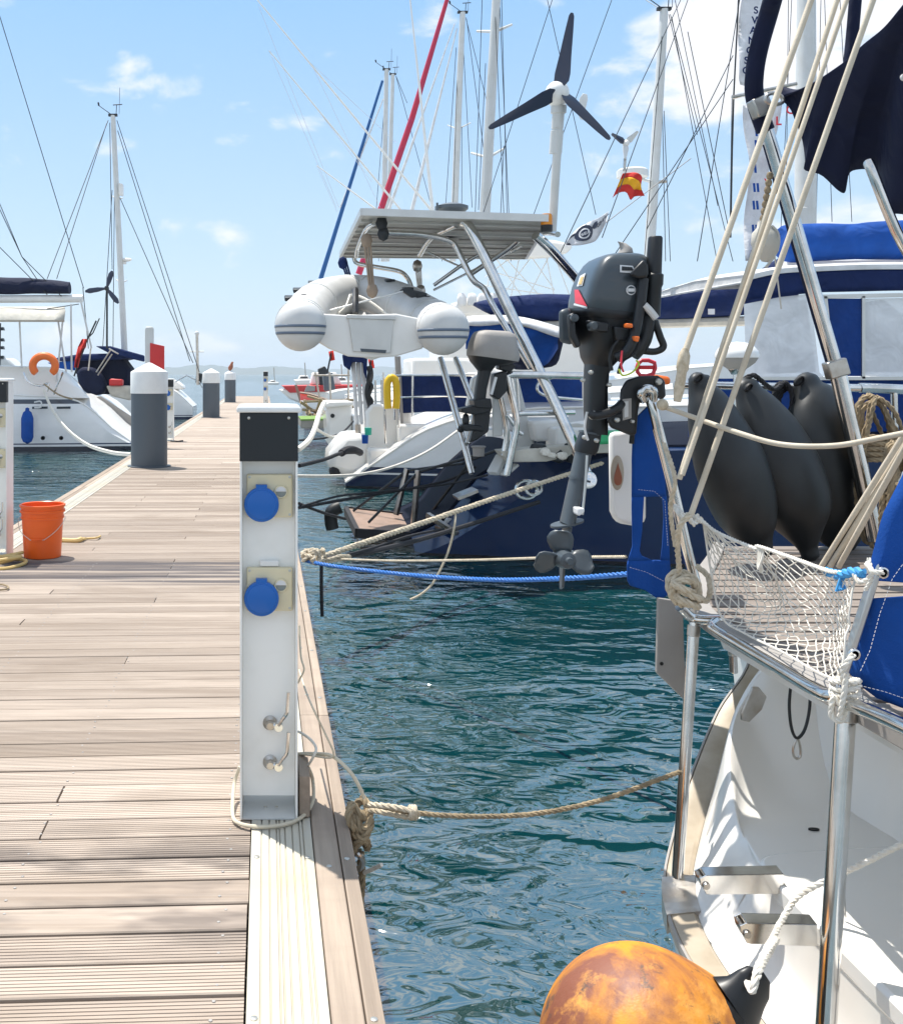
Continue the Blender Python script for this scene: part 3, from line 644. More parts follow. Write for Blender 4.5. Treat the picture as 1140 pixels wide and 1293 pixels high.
# bimini arch and side struts
stub('arch_tube',[P(1105,682,4.25),P(1085,590,4.25),P(1056,466,4.25)],.033,'steel',n=2)
stub('arch_tube',[P(1056,466,4.25),P(1008,300,4.25),P(972,178,4.25),P(958,135,4.25)],.026,'steel',n=3)
stub('arch_tube',[P(1049,470,4.27),P(1001,304,4.27),P(966,182,4.27)],.012,'canvas_dark',n=3)
stub('arch_tube',[P(966,165,4.22),P(953,125,4.2),P(952,95,4.15),P(958,60,4.1),P(972,10,4.0),P(988,-50,3.8),P(1010,-130,3.5)],[.036]*31,'canvas_dark')
g=G(); g.beam(P(1052,455,4.24),P(1058,476,4.24),.085,.05,(0,1,0)); obj('clamp',g,'steel_worn',A,bevel=.006); g=G(); g.beam(P(955,124,4.15),P(964,146,4.15),.07,.06,(0,1,0)); obj('clamp',g,'steel_worn',A,bevel=.006)
stub('arch_tube',[P(1158,340,3.6),P(1130,290,3.6),P(1099,212,3.6),P(1098,210,3.62)],.018,'steel',n=3)
stub('arch_tube',[P(1081,-20,3.8),P(1076,40,3.8),P(1072,80,3.8)],.022,'canvas_dark',n=3)
stub('arch_tube',[P(1146,430,4.5),P(1150,400,4.5),P(1158,300,4.5)],.016,'steel',n=3)
# bimini canvas, seen from below
top=[P(985,126,4.1),P(1020,108,3.95),P(1060,82,3.8),P(1100,48,3.6),P(1140,6,3.4),P(1190,-60,3.2),P(1260,-140,3.1)]
low=[P(989,132,4.12),P(1014,178,4.15),P(1050,212,4.15),P(1100,205,4.1),P(1116,258,3.9),P(1190,276,3.7),P(1260,290,3.5)]
def curve_at(c,t):
    x=t*(len(c)-1); i=min(int(x),len(c)-2); return c[i].lerp(c[i+1],x-i)
topc=catmull(top,8); lowc=catmull([P(987,128,4.11),P(998,140,4.12),P(1007,160,4.13),P(1014,178,4.15),P(1017,204,4.15),P(1016,214,4.15),P(1036,222,4.15),P(1056,240,4.15),P(1066,243,4.15),P(1068,228,4.12),P(1074,216,4.1),P(1092,212,4.08),P(1108,213,4.05),P(1112,240,3.95),P(1118,266,3.9),P(1150,270,3.8),P(1260,290,3.5)],6)
g=G(); R=[]
for i in range(61):
    a=curve_at(topc,i/60); b=curve_at(lowc,i/60); R.append([a.lerp(b,k/12)+V((0,0,.05*math.sin(math.pi*k/12)+.02*noise.noise(a.lerp(b,k/12)*5))) for k in range(13)])
g.grid(R); bm_=obj('bimini_canvas',g,'canvas_dark',A,ang=80,solid=.006)
g=G(); g.lathe(P(1140,98,3.45),(0,-1,0),[(0,.012),(.01,.012),(.012,.0)],16); obj('toggle',g,'pvc_grey',bm_)
g=G(); g.tube(catmull([P(966,124,4.05),P(972,118,4.05),P(984,120,4.05),P(988,128,4.05),P(980,132,4.05),P(970,130,4.05)],4,True),.008,8,True); obj('buckle',g,'steel_worn',A)
# backstay lines and tackles
for i,(p,q,r,sh) in enumerate([((1045,-60,3.2),(862,452,3.05),.0092,1),((1076,-60,3.15),(857,605,3.0),.008,0),((1089,-60,3.13),(861,600,2.98),.0072,0),((1123,-60,2.95),(872,650,3.02),.0084,0),((1215,430,3.0),(1036,716,3.3),.0085,0),((1240,400,3.0),(1047,716,3.28),.0085,0),((1170,515,2.95),(1058,716,3.26),.0085,0)]):
    g=G(); a=P(*p); b=P(*q)
    g.tube([a,a.lerp(b,.5),b],r,12)
    o=obj('backstay',g,'rope_smooth',A)
g=G(); g.lathe(P(865,440,3.05),P(855,505,3.05)-P(865,440,3.05),[(0,.011),(.02,.022),(.06,.024),(.07,.018),(.12,.02),(.16,.014)],14,1,.7); obj('turnbuckle',g,'rope_cream',A)
g=G(); g.rope(catmull([P(871,650,3.0),P(858,664,3.0),P(855,690,3.05),P(857,722,3.1),P(854,738,3.12)],6),.009); g.rope(catmull([P(838,560,3.15),P(852,605,3.05),P(846,640,3.08),P(852,690,3.1)],6),.007)
one('rope_tail',g,'rope_cream','cream rope tail hanging down to the big knot at the stern corner','rope')
g=G(); g.tube(catmull([P(836,513,3.17),P(870,525,3.1),P(930,546,2.95),P(985,561,2.85),P(1050,563,2.75),P(1110,553,2.65),P(1200,535,2.5)],8),.0075,10)
one('guard_rope',g,'rope_smooth','cream rope slung across the three black fenders between the rails','rope')
g=G(); g.ball(P(836,511,3.16),.018); one('rope_knot',g,'rope_cream','small knot of the guard rope at the top of the stern rail tube','knot')
# large rope knot round the corner tube
g=G(); c=P(859,742,3.13); rr=random.Random(5)
for k in range(4):
    ph=k*.8; pts=[]
    for i in range(14):
        a=2*math.pi*i/14; w_=V((math.cos(a)*.042*(1-.08*k),-.018-.012*math.cos(a*2+ph)-.008*k,math.sin(a)*.05*(1-.12*k))); w_=Matrix.Rotation((k-1.5)*.35,3,'Y')@w_; pts.append(c+w_)
    g.rope(catmull(pts,3,True)+[pts[0]],.0115,3)
for dx,dz in ((-.012,.012),(.012,-.008),(0,-.03)):
    g.rope(catmull([c+V((dx-.035,-.045,dz+.01)),c+V((dx-.01,-.066,dz)),c+V((dx+.02,-.06,dz-.014)),c+V((dx+.04,-.03,dz-.02))],5),.011,3)
g.rope(catmull([c+V((.03,-.02,-.03)),c+V((.07,-.03,-.03)),c+V((.085,0,.03)),c+V((.06,.03,.06))],6),.009,3)
one('rope_knot',g,'rope_cream','big round cream rope knot tied at the corner of the stern rail','knot')
g=G(); c=P(1065,862,2.3)
for k in range(4): g.rope(catmull([c+V((math.cos(a)*.026,math.sin(a)*.03-.005,.012*k-.03+.006*math.sin(a+k))) for a in [i*math.pi/5 for i in range(11)]],3),.0065,3)
g.rope(catmull([P(1077,826,2.25),P(1068,838,2.25),P(1063,850,2.26),P(1066,868,2.26),P(1062,890,2.27),P(1052,880,2.28),P(1049,903,2.28),P(1062,910,2.27),P(1068,890,2.26)],6),.0065,3)
g.rope(catmull([P(1068,850,2.25),P(1064,880,2.25),P(1060,905,2.26)],5),.0065,3)
one('lashing',g,'rope_white','white cord lashing at the lower corner of the near blue side cloth','lashing')
g=G(); g.rope(catmull([P(1114,723,2.25),P(1102,722,2.25),P(1094,712,2.28),P(1098,728,2.3),P(1085,735,2.32),P(1078,725,2.34)],6),.006,3); g.rope(catmull([P(1096,705,2.3),P(1100,728,2.28),P(1092,745,2.3)],5),.005,3)
one('lashing',g,'rope_white','white cord tying the net to the upper eyelet of the near blue cloth','lashing')
g=G(); g.rope(catmull([P(1044,722,2.5),P(1060,726,2.42),P(1075,722,2.36),P(1090,724,2.32)],5),.012,3); 
for k in range(5): g.tube(catmull([P(1062,726,2.4),P(1058+k*2,738,2.4+.01*k),P(1055+k*3,747-k,2.4)],4),.003,5)
mat('cyan_cord',(.06,.32,.66),.7); one('blue_cord',g,'cyan_cord','bright blue frayed cord holding the upper corner of the net','cord')
# the net
tl,tr,br,bl=P(884,655,3.12),P(1080,722,2.36),P(1060,860,2.31),P(908,778,3.06)
topk=catmull([tl,P(905,672,3.04),P(952,692,2.86),P(958,690,2.84),P(1010,708,2.62),P(1050,722,2.44),tr],8); botk=catmull([P(888,662,3.12),P(897,720,3.1),P(910,778,3.05),P(940,800,2.92),P(985,822,2.68),P(1030,848,2.44),br],8)
def net(u,v):
    a=curve_at(topk,u); b=curve_at(botk,u); p=a.lerp(b,v); s=math.sin(math.pi*v)*math.sin(math.pi*min(1,u*1.05))
    k=noise.noise(V((u*9,v*7,1)))*.018*math.sin(math.pi*v); gx=.1*s; return p+V((gx+k,k*.6,-.045*s+noise.noise(V((u*11,v*8,9)))*.012*math.sin(math.pi*v)))
g=G(); NU,NVV=20,11
for i in range(-NVV,NU+1):
    for sgn in (1,-1):
        pts=[]
        for k in range(0,37):
            v=k/36; u=(i+ (v*NVV if sgn>0 else NVV-v*NVV))/NU + .006*math.sin(k*math.pi*.5)
            if 0<=u<=1: pts.append(net(u,v))
        if len(pts)>2: g.tube(pts,.0016,5)
g.rope(topk,.0055,3); g.tube(botk,.003,6); g.tube([net(1,k/10) for k in range(11)],.0025,5); g.tube([net(0,k/10) for k in range(11)],.0025,5)
for k in range(9):
    a=curve_at(topk,.42+.012*k); g.tube(catmull([a,a+V((.0,-.008,-.02+.004*rr.random())),a+V((.012-.003*k,-.01,-.05-.02*rr.random()))],4),.0035,5)
g.rope(catmull([P(853,640,3.16),P(862,652,3.1),P(872,652,3.14),P(884,657,3.1)],6),.011,3); g.rope(catmull([P(866,648,3.1),P(876,662,3.1),P(880,650,3.12)],4),.008,3)
one('net',g,'rope_white','cream knotted net slung across the open corner of the teak deck','net')
# coiled ropes hanging on the rail at far right, by the deck
def coil(c,w_,h_,n,r,label,seed):
    q=random.Random(seed); g=G()
    for k in range(n):
        g.rope(catmull([c+V((math.sin(a)*w_*(.5+.5*q.random())*(1+.2*math.sin(a)),(k-n/2)*r*1.3+q.uniform(-.012,.012),-h_*.5+math.cos(a)*h_*.5*q.uniform(.9,1.05))) for a in [i*math.pi/5 for i in range(10)]],4,True),r,3,step=.02)
    for k in range(5): g.rope(catmull([c+V((math.sin(a)*w_*.6,math.cos(a)*.06,-h_*.28-.022*k)) for a in [i*math.pi/4 for i in range(8)]],4,True),r,3,step=.02)
    one('rope_coil',g,'rope_old',label,'rope coil')
mat('rope_grey',(.4,.35,.29),.9,n=(40,.4,.7,(.22,.18,.14)))
coil(P(1100,500,4.3),.1,.62,7,.011,'beige rope coil hanging from the rail behind the white shrouds','5'); coil(P(1132,560,4.0),.07,.6,6,.012,'worn rope bundle at the right edge beside the stainless strut','8')
g=G(); g.tube(catmull([P(1085,490,4.5),P(1100,490,4.5),P(1190,494,4.5)],4),.022,10); g.tube([P(850,486,4.6),P(1085,490,4.5)],.018,10)
for u in (1010,1128): g.tube([P(u,489,4.5),P(u+4,640,4.5)],.014,10)
obj('stern_rail',g,'steel',A)
# ---------------------------------------------------------------- three large black fenders
def fender(pts,Y,label,eye,blk=1,hd=.16):
    """pts: centreline and half widths in pixels from eye to foot"""
    t=thing('fender',P(pts[-1][0],pts[-1][1],Y),label,'fender','big black fenders standing on the teak deck'); g=G(); R=[]
    ps=[(V((u,v,0)),h) for u,v,h in pts]
    cu=catmull([V((u,v,h)) for u,v,h in pts],5)
    for i,p in enumerate(cu):
        d=(cu[min(i+1,len(cu)-1)]-cu[max(i-1,0)]); d.z=0; d.normalize(); nx=V((-d.y,d.x,0)); hh=max(p.z,1.2)
        R.append([P(p.x+nx.x*hh*math.cos(a),p.y+nx.y*hh*math.cos(a),Y+hh/F*Y*min(1,hd*6.5)*math.sin(a)) for a in [k*math.pi/16 for k in range(32)]])
    g.loft(R); obj('body',g,'rubber',t)
    eu,ev,r=eye; g=G(); g.lathe(P(eu,ev,Y-.055),(0,-1,0),[(0,r*1.1),(.012,r),(.015,r*.75),(.006,r*.6),(.005,0)],20,1.3,.8); obj('eye',g,'black_void',t)
    return t
fender([(882,470,3),(882,476,13),(886,492,18),(893,510,27),(906,545,38),(923,590,46),(941,640,42),(955,672,28),(962,686,14),(966,700,10),(967,704,4)],4.05,'leftmost of the three big black fenders, behind the cream stays',(880,478,.018))
fender([(940,477,3),(941,483,13),(946,498,19),(957,520,30),(974,556,42),(992,600,48),(1008,645,44),(1016,675,24),(1020,692,13),(1024,706,11),(1026,710,4)],4.2,'middle of the three big black fenders, slanting down to its pointed foot',(944,489,.015))
fender([(1016,470,3),(1017,476,14),(1020,490,21),(1028,510,36),(1036,545,48),(1044,590,52),(1055,640,48),(1062,670,36),(1066,690,18),(1068,700,6)],4.45,'rightmost of the three big black fenders, with its lug folded over to the left',(1008,481,.02))
g=G()
for k in range(5): g.rope(catmull([P(988+12*math.sin(a)+k*1.5,505-22*math.cos(a)+2*k,4.42+.012*k) for a in [i*math.pi/5 for i in range(10)]],4,True),.011,3,step=.02)
g.rope(catmull([P(935,482,4.2),P(950,474,4.2),P(962,482,4.25),P(976,492,4.35),P(988,484,4.42)],6),.011,3)
one('fender_line',g,'rope_black','black line coiled between the middle and right black fenders','line')
# white radar dome beside the fenders, on a short pole of the navy yacht: built later
# liferaft canister with oval badge
g=G(); g.loft([[P(u,v,y) for u,v,y in [(768,545,Y),(800,545,Y),(815,548,Y+.02),(815,660,Y+.02),(800,664,Y),(776,660,Y),(769,645,Y)]] for Y in (3.62,3.9)])
lr=one('white_canister',g,'gelcoat_clean','white rounded canister with an oval beige badge behind the far blue cloth','canister',bevel=.02)
ob=V(lr.location)
def onto(g): 
    h=G(); h.v=[tuple(V(v)-ob) for v in g.v]; h.f=g.f; return h
g=G(); g.loft([[P(779+8.5*math.cos(a)*s,597+22*math.sin(a)*s,3.615-d) for a in [k*math.pi/12 for k in range(24)]] for s,d in ((1,0),(1,.004),(.9,.006))]); e=obj('badge',onto(g),'beige_rail',lr); 
g=G(); g.loft([[P(780+4*math.cos(a)*s+2*math.sin(2*a),598+15*math.sin(a)*s,3.607-d) for a in [k*math.pi/12 for k in range(24)]] for s,d in ((1,0),(.9,.002))]); obj('emblem',onto(g),'brown',lr)
# ---------------------------------------------------------------- black outboard on the stern bracket
def sect(g,secs,Y,n=36,shape=3.0,off=0,dsc=.8):
    """stack of rounded-square rings; the pixel half width is what is seen, so depth is allowed for"""
    R=[]
    for s in secs:
        u,v,hw,hd=s[:4]; e=s[4] if len(s)>4 else shape; tilt=s[5] if len(s)>5 else 0
        k=Y/F; hd=hd*dsc; q=.85*hd*k; sf=Y/(Y-q); sb=Y/(Y+q)
        A=(u-CX+hw)/sf; B_=(u-CX-hw)/sb; uc=(A+B_)/2+CX; h=max((A-B_)/2,.3*hw); c=P(uc,v,Y+off); ring=[]
        for i in range(n):
            a=2*math.pi*i/n; cx=math.copysign(abs(math.cos(a))**(2/e),math.cos(a)); cy=math.copysign(abs(math.sin(a))**(2/e),math.sin(a))
            ring.append(c+V((cx*h*k,cy*hd*k,-tilt*cx*h*k)))
        R.append(ring)
    g.loft(R); return g
YO=3.3
T=thing('outboard_motor',P(708,703,YO),'dark grey outboard motor with red decal hanging on the white yacht stern','outboard motor')
g=G(); sect(g,[(764,400,48,60,5,.1),(764,394,50.5,63,5.5,.11),(766,380,50.5,64,6,.1),(769,362,49,63,6.5,.09),(773,346,46.5,61,6.5,.08),(777,334,43,57,6,.06),(780,328,40,53,5,.04),(782,324.5,34,47,3.8,.03),(784,322.5,26,36,3.4,.02),(785,321.5,10,14,3,.02)],YO); cw=obj('cowl',g,'engine_grey',T,ang=50,bevel=0)
g=G(); sect(g,[(764,405,49,61,5.5,.12),(764,401,51.3,63.8,5.5,.12),(764,397,51.3,63.8,5.5,.12),(764,394,50,62,5.5,.12)],YO); obj('cowl_seam',g,'engine_dark',cw)
g=G(); sect(g,[(755,466,18,26,2.6,.05),(758,452,30,42,2.8,.05),(764,440,38,50,3.4,.08),(766,425,43,54,4,.1),(765,410,46.5,58,4,.12),(764,403,48.5,60,4,.12)],YO); obj('lower_cowl',g,'engine_dark',T)
g=G(); g.px([(718,398),(725,394),(728,420),(734,436),(728,440),(720,425)],YO-.135,.03); g.px([(742,404),(770,408),(768,420),(745,417)],YO-.14,.03); g.px([(775,412),(806,416),(800,432),(778,430)],YO-.137,.03); obj('cowl_rib',g,'engine_dark',T,bevel=.005)
g=G(); g.lathe(P(746,412,YO-.125),(0,-1,0),[(0,.014),(.03,.014),(.034,.01),(.034,0)],16); g.lathe(P(722,402,YO-.12),(0,-1,0),[(0,.012),(.03,.012),(.032,0)],12); obj('plug',g,'engine_grey',T)
g=G(); g.loft([[P(u,v,y) for u,v in [(705,392),(720,388),(723,436),(706,432)]] for y in (YO-.08,YO+.12)]); obj('side_box',g,'engine_leg',T,bevel=.012)
# cowl latch window, decals
from mathutils.bvhtree import BVHTree
cwt=BVHTree.FromPolygons([tuple(v.co+ORI[cw.name]) for v in cw.data.vertices],[tuple(p.vertices) for p in cw.data.polygons])
def cowlp(u,v,lift):
    o=V((0,0,H)); d=(P(u,v,3)-o).normalized(); h,nn,_,_=cwt.ray_cast(o,d)
    if h is None: h=P(u,v,YO-.1); nn=-d
    if nn.dot(d)>0: nn=-nn
    return h+nn*lift
def decal(name,poly,mt,par,lift=.003):
    g=G(); n=6; cu=sum(p[0] for p in poly)/len(poly); cv=sum(p[1] for p in poly)/len(poly); ps=[]
    for a,b in zip(poly,poly[1:]+poly[:1]):
        for k in range(n): ps.append((lerp(a[0],b[0],k/n),lerp(a[1],b[1],k/n)))
    m=len(ps); vs=[cowlp(lerp(cu,u,q),lerp(cv,v,q),lift) for q in (1,.75,.5,.25,.02) for u,v in ps]; fs=[]
    for i in range(4):
        for k in range(m): fs.append((i*m+k,i*m+(k+1)%m,(i+1)*m+(k+1)%m,(i+1)*m+k))
    g.add(vs,fs); return obj(name,g,mt,par,smooth=True)
decal('decal',[(726,366),(731,366),(742,387),(727,383)],'decal_red',cw); decal('decal',[(726,383),(742,387.5),(742,389.5),(725,385.5)],'decal_white',cw,.0035)
decal('decal',[(733,349),(740,345),(736,361),(729,362)],'decal_white',cw,.003)
decal('decal',[(734.5,351),(738.5,349),(735.5,359.5),(731.5,360)],'hose_yellow',cw,.005)
circ=lambda u,v,r:[(u+r*math.cos(a),v+r*math.sin(a)) for a in [k*math.pi/8 for k in range(16)]]
decal('badge',circ(796,366.5,6.3),'decal_white',cw,.003); decal('badge',circ(796,366.5,4.9),'engine_grey',cw,.0045); decal('badge',[(791.5,364.5),(800.5,364.5),(800.5,368.5),(791.5,368.5)],'decal_white',cw,.006)
decal('latch',[(782,335),(798,336),(802,343),(798,345),(782,344)],'decal_white',cw,.003); decal('latch',[(784,337),(797,338),(799,342),(784,342)],'engine_dark',cw,.005)
g=G(); g.loft([[P(u,v,y) for u,v in [(793,347),(812,327),(818,334),(818,350),(806,352)]] for y in (YO-.165,YO-.09)]); obj('cowl_handle',g,'engine_dark',T,bevel=.008)
g=G(); sect(g,[(789,320,13,16,2.2),(790,314,10,14,2.2),(786,308,6,9,2),(780,305,1,2,2)],YO); obj('top_cap',g,'hood_grey',T)
# tiller stood upright
g=G(); g.lathe(P(822,400,YO-.1),P(827,303,YO-.1)-P(822,400,YO-.1),[(0,.026),(.09,.026),(.1,.03),(.13,.03),(.135,.024),(.245,.0215),(.25,.018)],22); tl_=obj('tiller',g,'engine_dark',T)
g=G(); g.tube(catmull([P(812,352,YO-.14),P(808,385,YO-.15),P(800,425,YO-.16),P(790,444,YO-.16),P(778,452,YO-.15)],6),.016,10); g.tube(catmull([P(826,405,YO-.1),P(833,425,YO-.1),P(837,438,YO-.1),P(826,444,YO-.1),P(806,442,YO-.1)],6),.011,10); g.tube(catmull([P(818,400,YO-.1),P(812,430,YO-.1),P(798,448,YO-.1)],5),.024,10); obj('tiller_arm',g,'engine_dark',T)
g=G(); g.tube(catmull([P(813,385,YO-.16),P(820,392,YO-.16),P(828,402,YO-.16)],5),.011,8); obj('hose',g,'pvc_grey',T)
g=G(); g.box(*[0]*0) if 0 else g.px([(791,408),(799,409),(799,414),(791,413)],YO-.19,.03); g.px([(800,424),(808,425),(806,432),(801,430)],YO-.19,.03); obj('kill_switch',g,'orange_glow',T,bevel=.003)
g=G(); g.tube(catmull([P(785,443,YO-.18),P(784,460,YO-.19),P(787,470,YO-.19)],5),.003,6); obj('lanyard',g,'decal_red',T)
g=G(); g.tube(catmull([P(781,466,YO-.19),P(786,474,YO-.19),P(798,470,YO-.18),P(806,460,YO-.17),P(803,455,YO-.17)],6),.003,6); mat('lime',(.5,.6,.05),.6); obj('cord',g,'lime',T)
# neck, leg, plates
g=G(); sect(g,[(753,548,17,22,3,.1),(752,520,18,24,3,.1),(752,490,18,26,3,.1),(753,470,19,28,3,.08),(756,460,22,30,2.8,.05)],YO); obj('midsection',g,'engine_dark',T)
g=G(); sect(g,[(738,572,16,20,2.6,.2),(740,566,18,21,2.6,.2),(744,552,17,21,2.6,.2),(746,545,16,20,2.6,.15)],YO); obj('swivel_collar',g,'engine_dark',T)
g=G(); sect(g,[(716,661,12,24,2.3,.25),(721,640,12.5,22,2.3,.25),(728,610,13,20,2.3,.25),(737,570,13,18,2.3,.25)],YO); obj('leg',g,'engine_leg',T)
g=G(); sect(g,[(731,606,17,21,2.4,.25),(731.5,603.5,17,21,2.4,.25)],YO); sect(g,[(744,548,17,22,2.4,.2),(744.5,545.5,17,22,2.4,.2)],YO); obj('flange',g,'engine_leg',T)
g=G(); sect(g,[(716,662,25,24,2.2,-.22),(716,659.5,25,24,2.2,-.22)],YO); obj('cavitation_plate',g,'engine_leg',T)
g=G(); sect(g,[(712,699,6,20,2.2,.2),(714,688,6,18,2.2,.2),(716,664,8,18,2.2,.2)],YO); g.lathe(P(709,700,YO+.14),(0,-1,.05),[(0,.004),(.02,.018),(.06,.026),(.2,.027),(.25,.02)],18); obj('gearcase',g,'engine_leg',T)
g=G(); g.prism([P(706,706,YO+.08),P(711,706,YO-.06),P(709,742,YO-.02),P(706,744,YO+.04)],(.008,0,0)); obj('skeg',g,'engine_leg',T,bevel=.002)
g=G(); q=P(708,704,YO-.1); g.lathe(q,(0,-1,.05),[(-.02,.022),(.0,.03),(.05,.029),(.08,.024),(.085,.012),(.1,.01),(.1,0)],20); pr=obj('propeller',g,'engine_leg',T)
for ang in (188,352,100,270):
    if ang==270: continue
    a=math.radians(ang); d=V((math.cos(a),0,math.sin(a))); s_=V((-d.z,0,d.x)); R=[]
    for t_,w_ in ((.02,.018),(.04,.03),(.06,.036),(.075,.034),(.086,.022),(.09,.006)):
        R.append([q+d*t_+s_*(w_*x)+V((0,-.03+.022*x*(1-t_*3),0)) for x in (-1,-.6,0,.6,1)])
    g=G(); g.grid(R); obj('blade',g,'engine_leg',pr,solid=.005)
g=G(); g.px([(729,642),(738,642),(738,647),(731,652),(729,650)],YO-.09,.05); obj('anode',g,'decal_white',T,bevel=.004)
g=G(); g.tube(catmull([P(741,575,YO-.07),P(739,610,YO-.07),P(735,650,YO-.07)],4),.004,6); obj('trim_strip',g,'alu',T)
# clamp bracket
g=G(); br_=[(781,520),(783,492),(790,480),(806,475),(830,474),(839,480),(840,500),(836,505),(822,500),(812,502),(806,510),(803,549),(796,550),(783,545),(770,540),(765,528),(772,524)]
g.loft([[P(u,v,y) for u,v in br_] for y in (YO-.09,YO+.1)]); cb=obj('clamp_bracket',g,'black_plastic',T,bevel=.008)
g=G(); g.tube(catmull([P(746,522,YO-.13),P(752,525,YO-.14),P(766,522,YO-.13),P(778,516,YO-.12),P(784,510,YO-.1)],6),.014,10); obj('tilt_lever',g,'black_plastic',T)
for pts_,r_,m_ in (([(790,420),(775,436),(770,452),(772,468)],.006,'black_plastic'),([(800,414),(806,430),(800,446),(786,456),(780,472)],.005,'rope_black'),([(741,520),(738,540),(742,556)],.004,'pvc_grey')):
    g=G(); g.tube(catmull([P(u,v,YO-.13) for u,v in pts_],6),r_,8); obj('cable',g,m_,T)
for u,v in ((737,552),(752,556),(735,480),(768,486),(745,470)):
    g=G(); g.lathe(P(u,v,YO-.085),(0,-1,0),[(0,.007),(.012,.007),(.015,.004),(.015,0)],10); obj('bolt',g,'screw_steel',T)
for u,v,y,r,dx in ((749,524,.13,.014,-.6),(830,482,.09,.01,0),(797,532,.09,.006,0),(778,530,.09,.008,0)):
    g=G(); g.lathe(P(u,v,YO-y),(dx,-1,0),[(0,r),(.012,r),(.015,r*.7),(.015,0)],14); obj('bolt',g,'screw_steel',cb)
g=G(); g.px([(786,504),(797,503),(797,528),(786,531)],YO-.094,.006); obj('warning_label',g,'hood_grey',cb); 
g=G(); g.px([(788,507),(793,506.5),(793,526),(788,527.5)],YO-.096,.003); obj('label_panel',g,'pvc_grey',cb)
g=G(); g.tube(catmull([P(812,505,YO-.1),P(809,497,YO-.12),P(815,491,YO-.12),P(824,493,YO-.12),P(824,505,YO-.1)],5),.014,10); obj('clamp_screw',g,'steel',cb)
# bits of orange on the rail behind the engine
g=G(); g.loft([[P(u,v,y) for u,v in [(806,476),(828,473),(846,476),(846,486),(806,484)]] for y in (3.55,3.75)]); one('orange_bag',g,'orange_glow','bright orange bag lying on the rail behind the outboard bracket','bag',bevel=.015)
g=G(); g.tube(catmull([P(804,464,3.5),P(810,455,3.5),P(826,458,3.5),P(824,472,3.5),P(808,474,3.5)],2,True),.007,6,True); g.tube([P(806,464,3.5),P(824,464,3.5)],.007,6); one('plastic_frame',g,'decal_red','red plastic frame hanging above the outboard bracket','handle')
# ---------------------------------------------------------------- orange buoy fender floating at the stern
T=thing('buoy',(.835,2.2,-.39),'weathered rusty orange buoy fender with black eye hanging by a line at the near stern','buoy'); c=V((.82,2.2,-.185)); d=V((.88,-.1,.42)).normalized(); KB=.806
g=G(); g.lathe(c,d,[(t_*KB,r_*KB) for t_,r_ in [(-.29,.0),(-.288,.03),(-.27,.105),(-.23,.175),(-.16,.24),(-.07,.278),(.02,.283),(.1,.262),(.17,.215),(.22,.16),(.25,.12),(.262,.1)]],56); obj('ball',g,'buoy_orange',T,sub=2,ang=180)
e0=P(948,1262,2.7); e1=P(958,1245,2.7)
g=G(); R=[]
for p,a,b in ((c+d*.19,.11,.112),(c+d*.212,.09,.1),(P(928,1275,2.17),.055,.075),(P(938,1262,2.165),.034,.055),(P(948,1249,2.16),.022,.047),(P(957,1240,2.16),.016,.04),(P(966,1232,2.16),.008,.016)):
    x=V((.55,0,-.83)).normalized(); R.append([p+V((0,1,0))*a*math.cos(k*math.pi/12)+x*b*math.sin(k*math.pi/12) for k in range(24)])
g.loft(R); obj('eye_lug',g,'black_plastic',T)
ey=P(948,1246,2.13)
g=G(); rp=catmull([ey+V((0,.02,0)),ey+V((-.004,-.015,0)),P(955,1226,2.14),P(964,1205,2.22),P(972,1190,2.32),P(985,1165,2.42),P(1000,1140,2.48),P(1012,1128,2.5),P(1032,1117,2.5),P(1062,1103,2.48),P(1100,1085,2.42),P(1150,1060,2.35),P(1200,1035,2.3)],8); g.rope(rp,.0075,3)
g.rope(catmull([ey+V((.0,-.012,.01)),P(960,1222,2.15),P(972,1200,2.24),P(980,1186,2.34)],6),.0075,3)
one('buoy_line',g,'rope_white','off-white braided line running from the orange buoy eye up across the white step','rope')
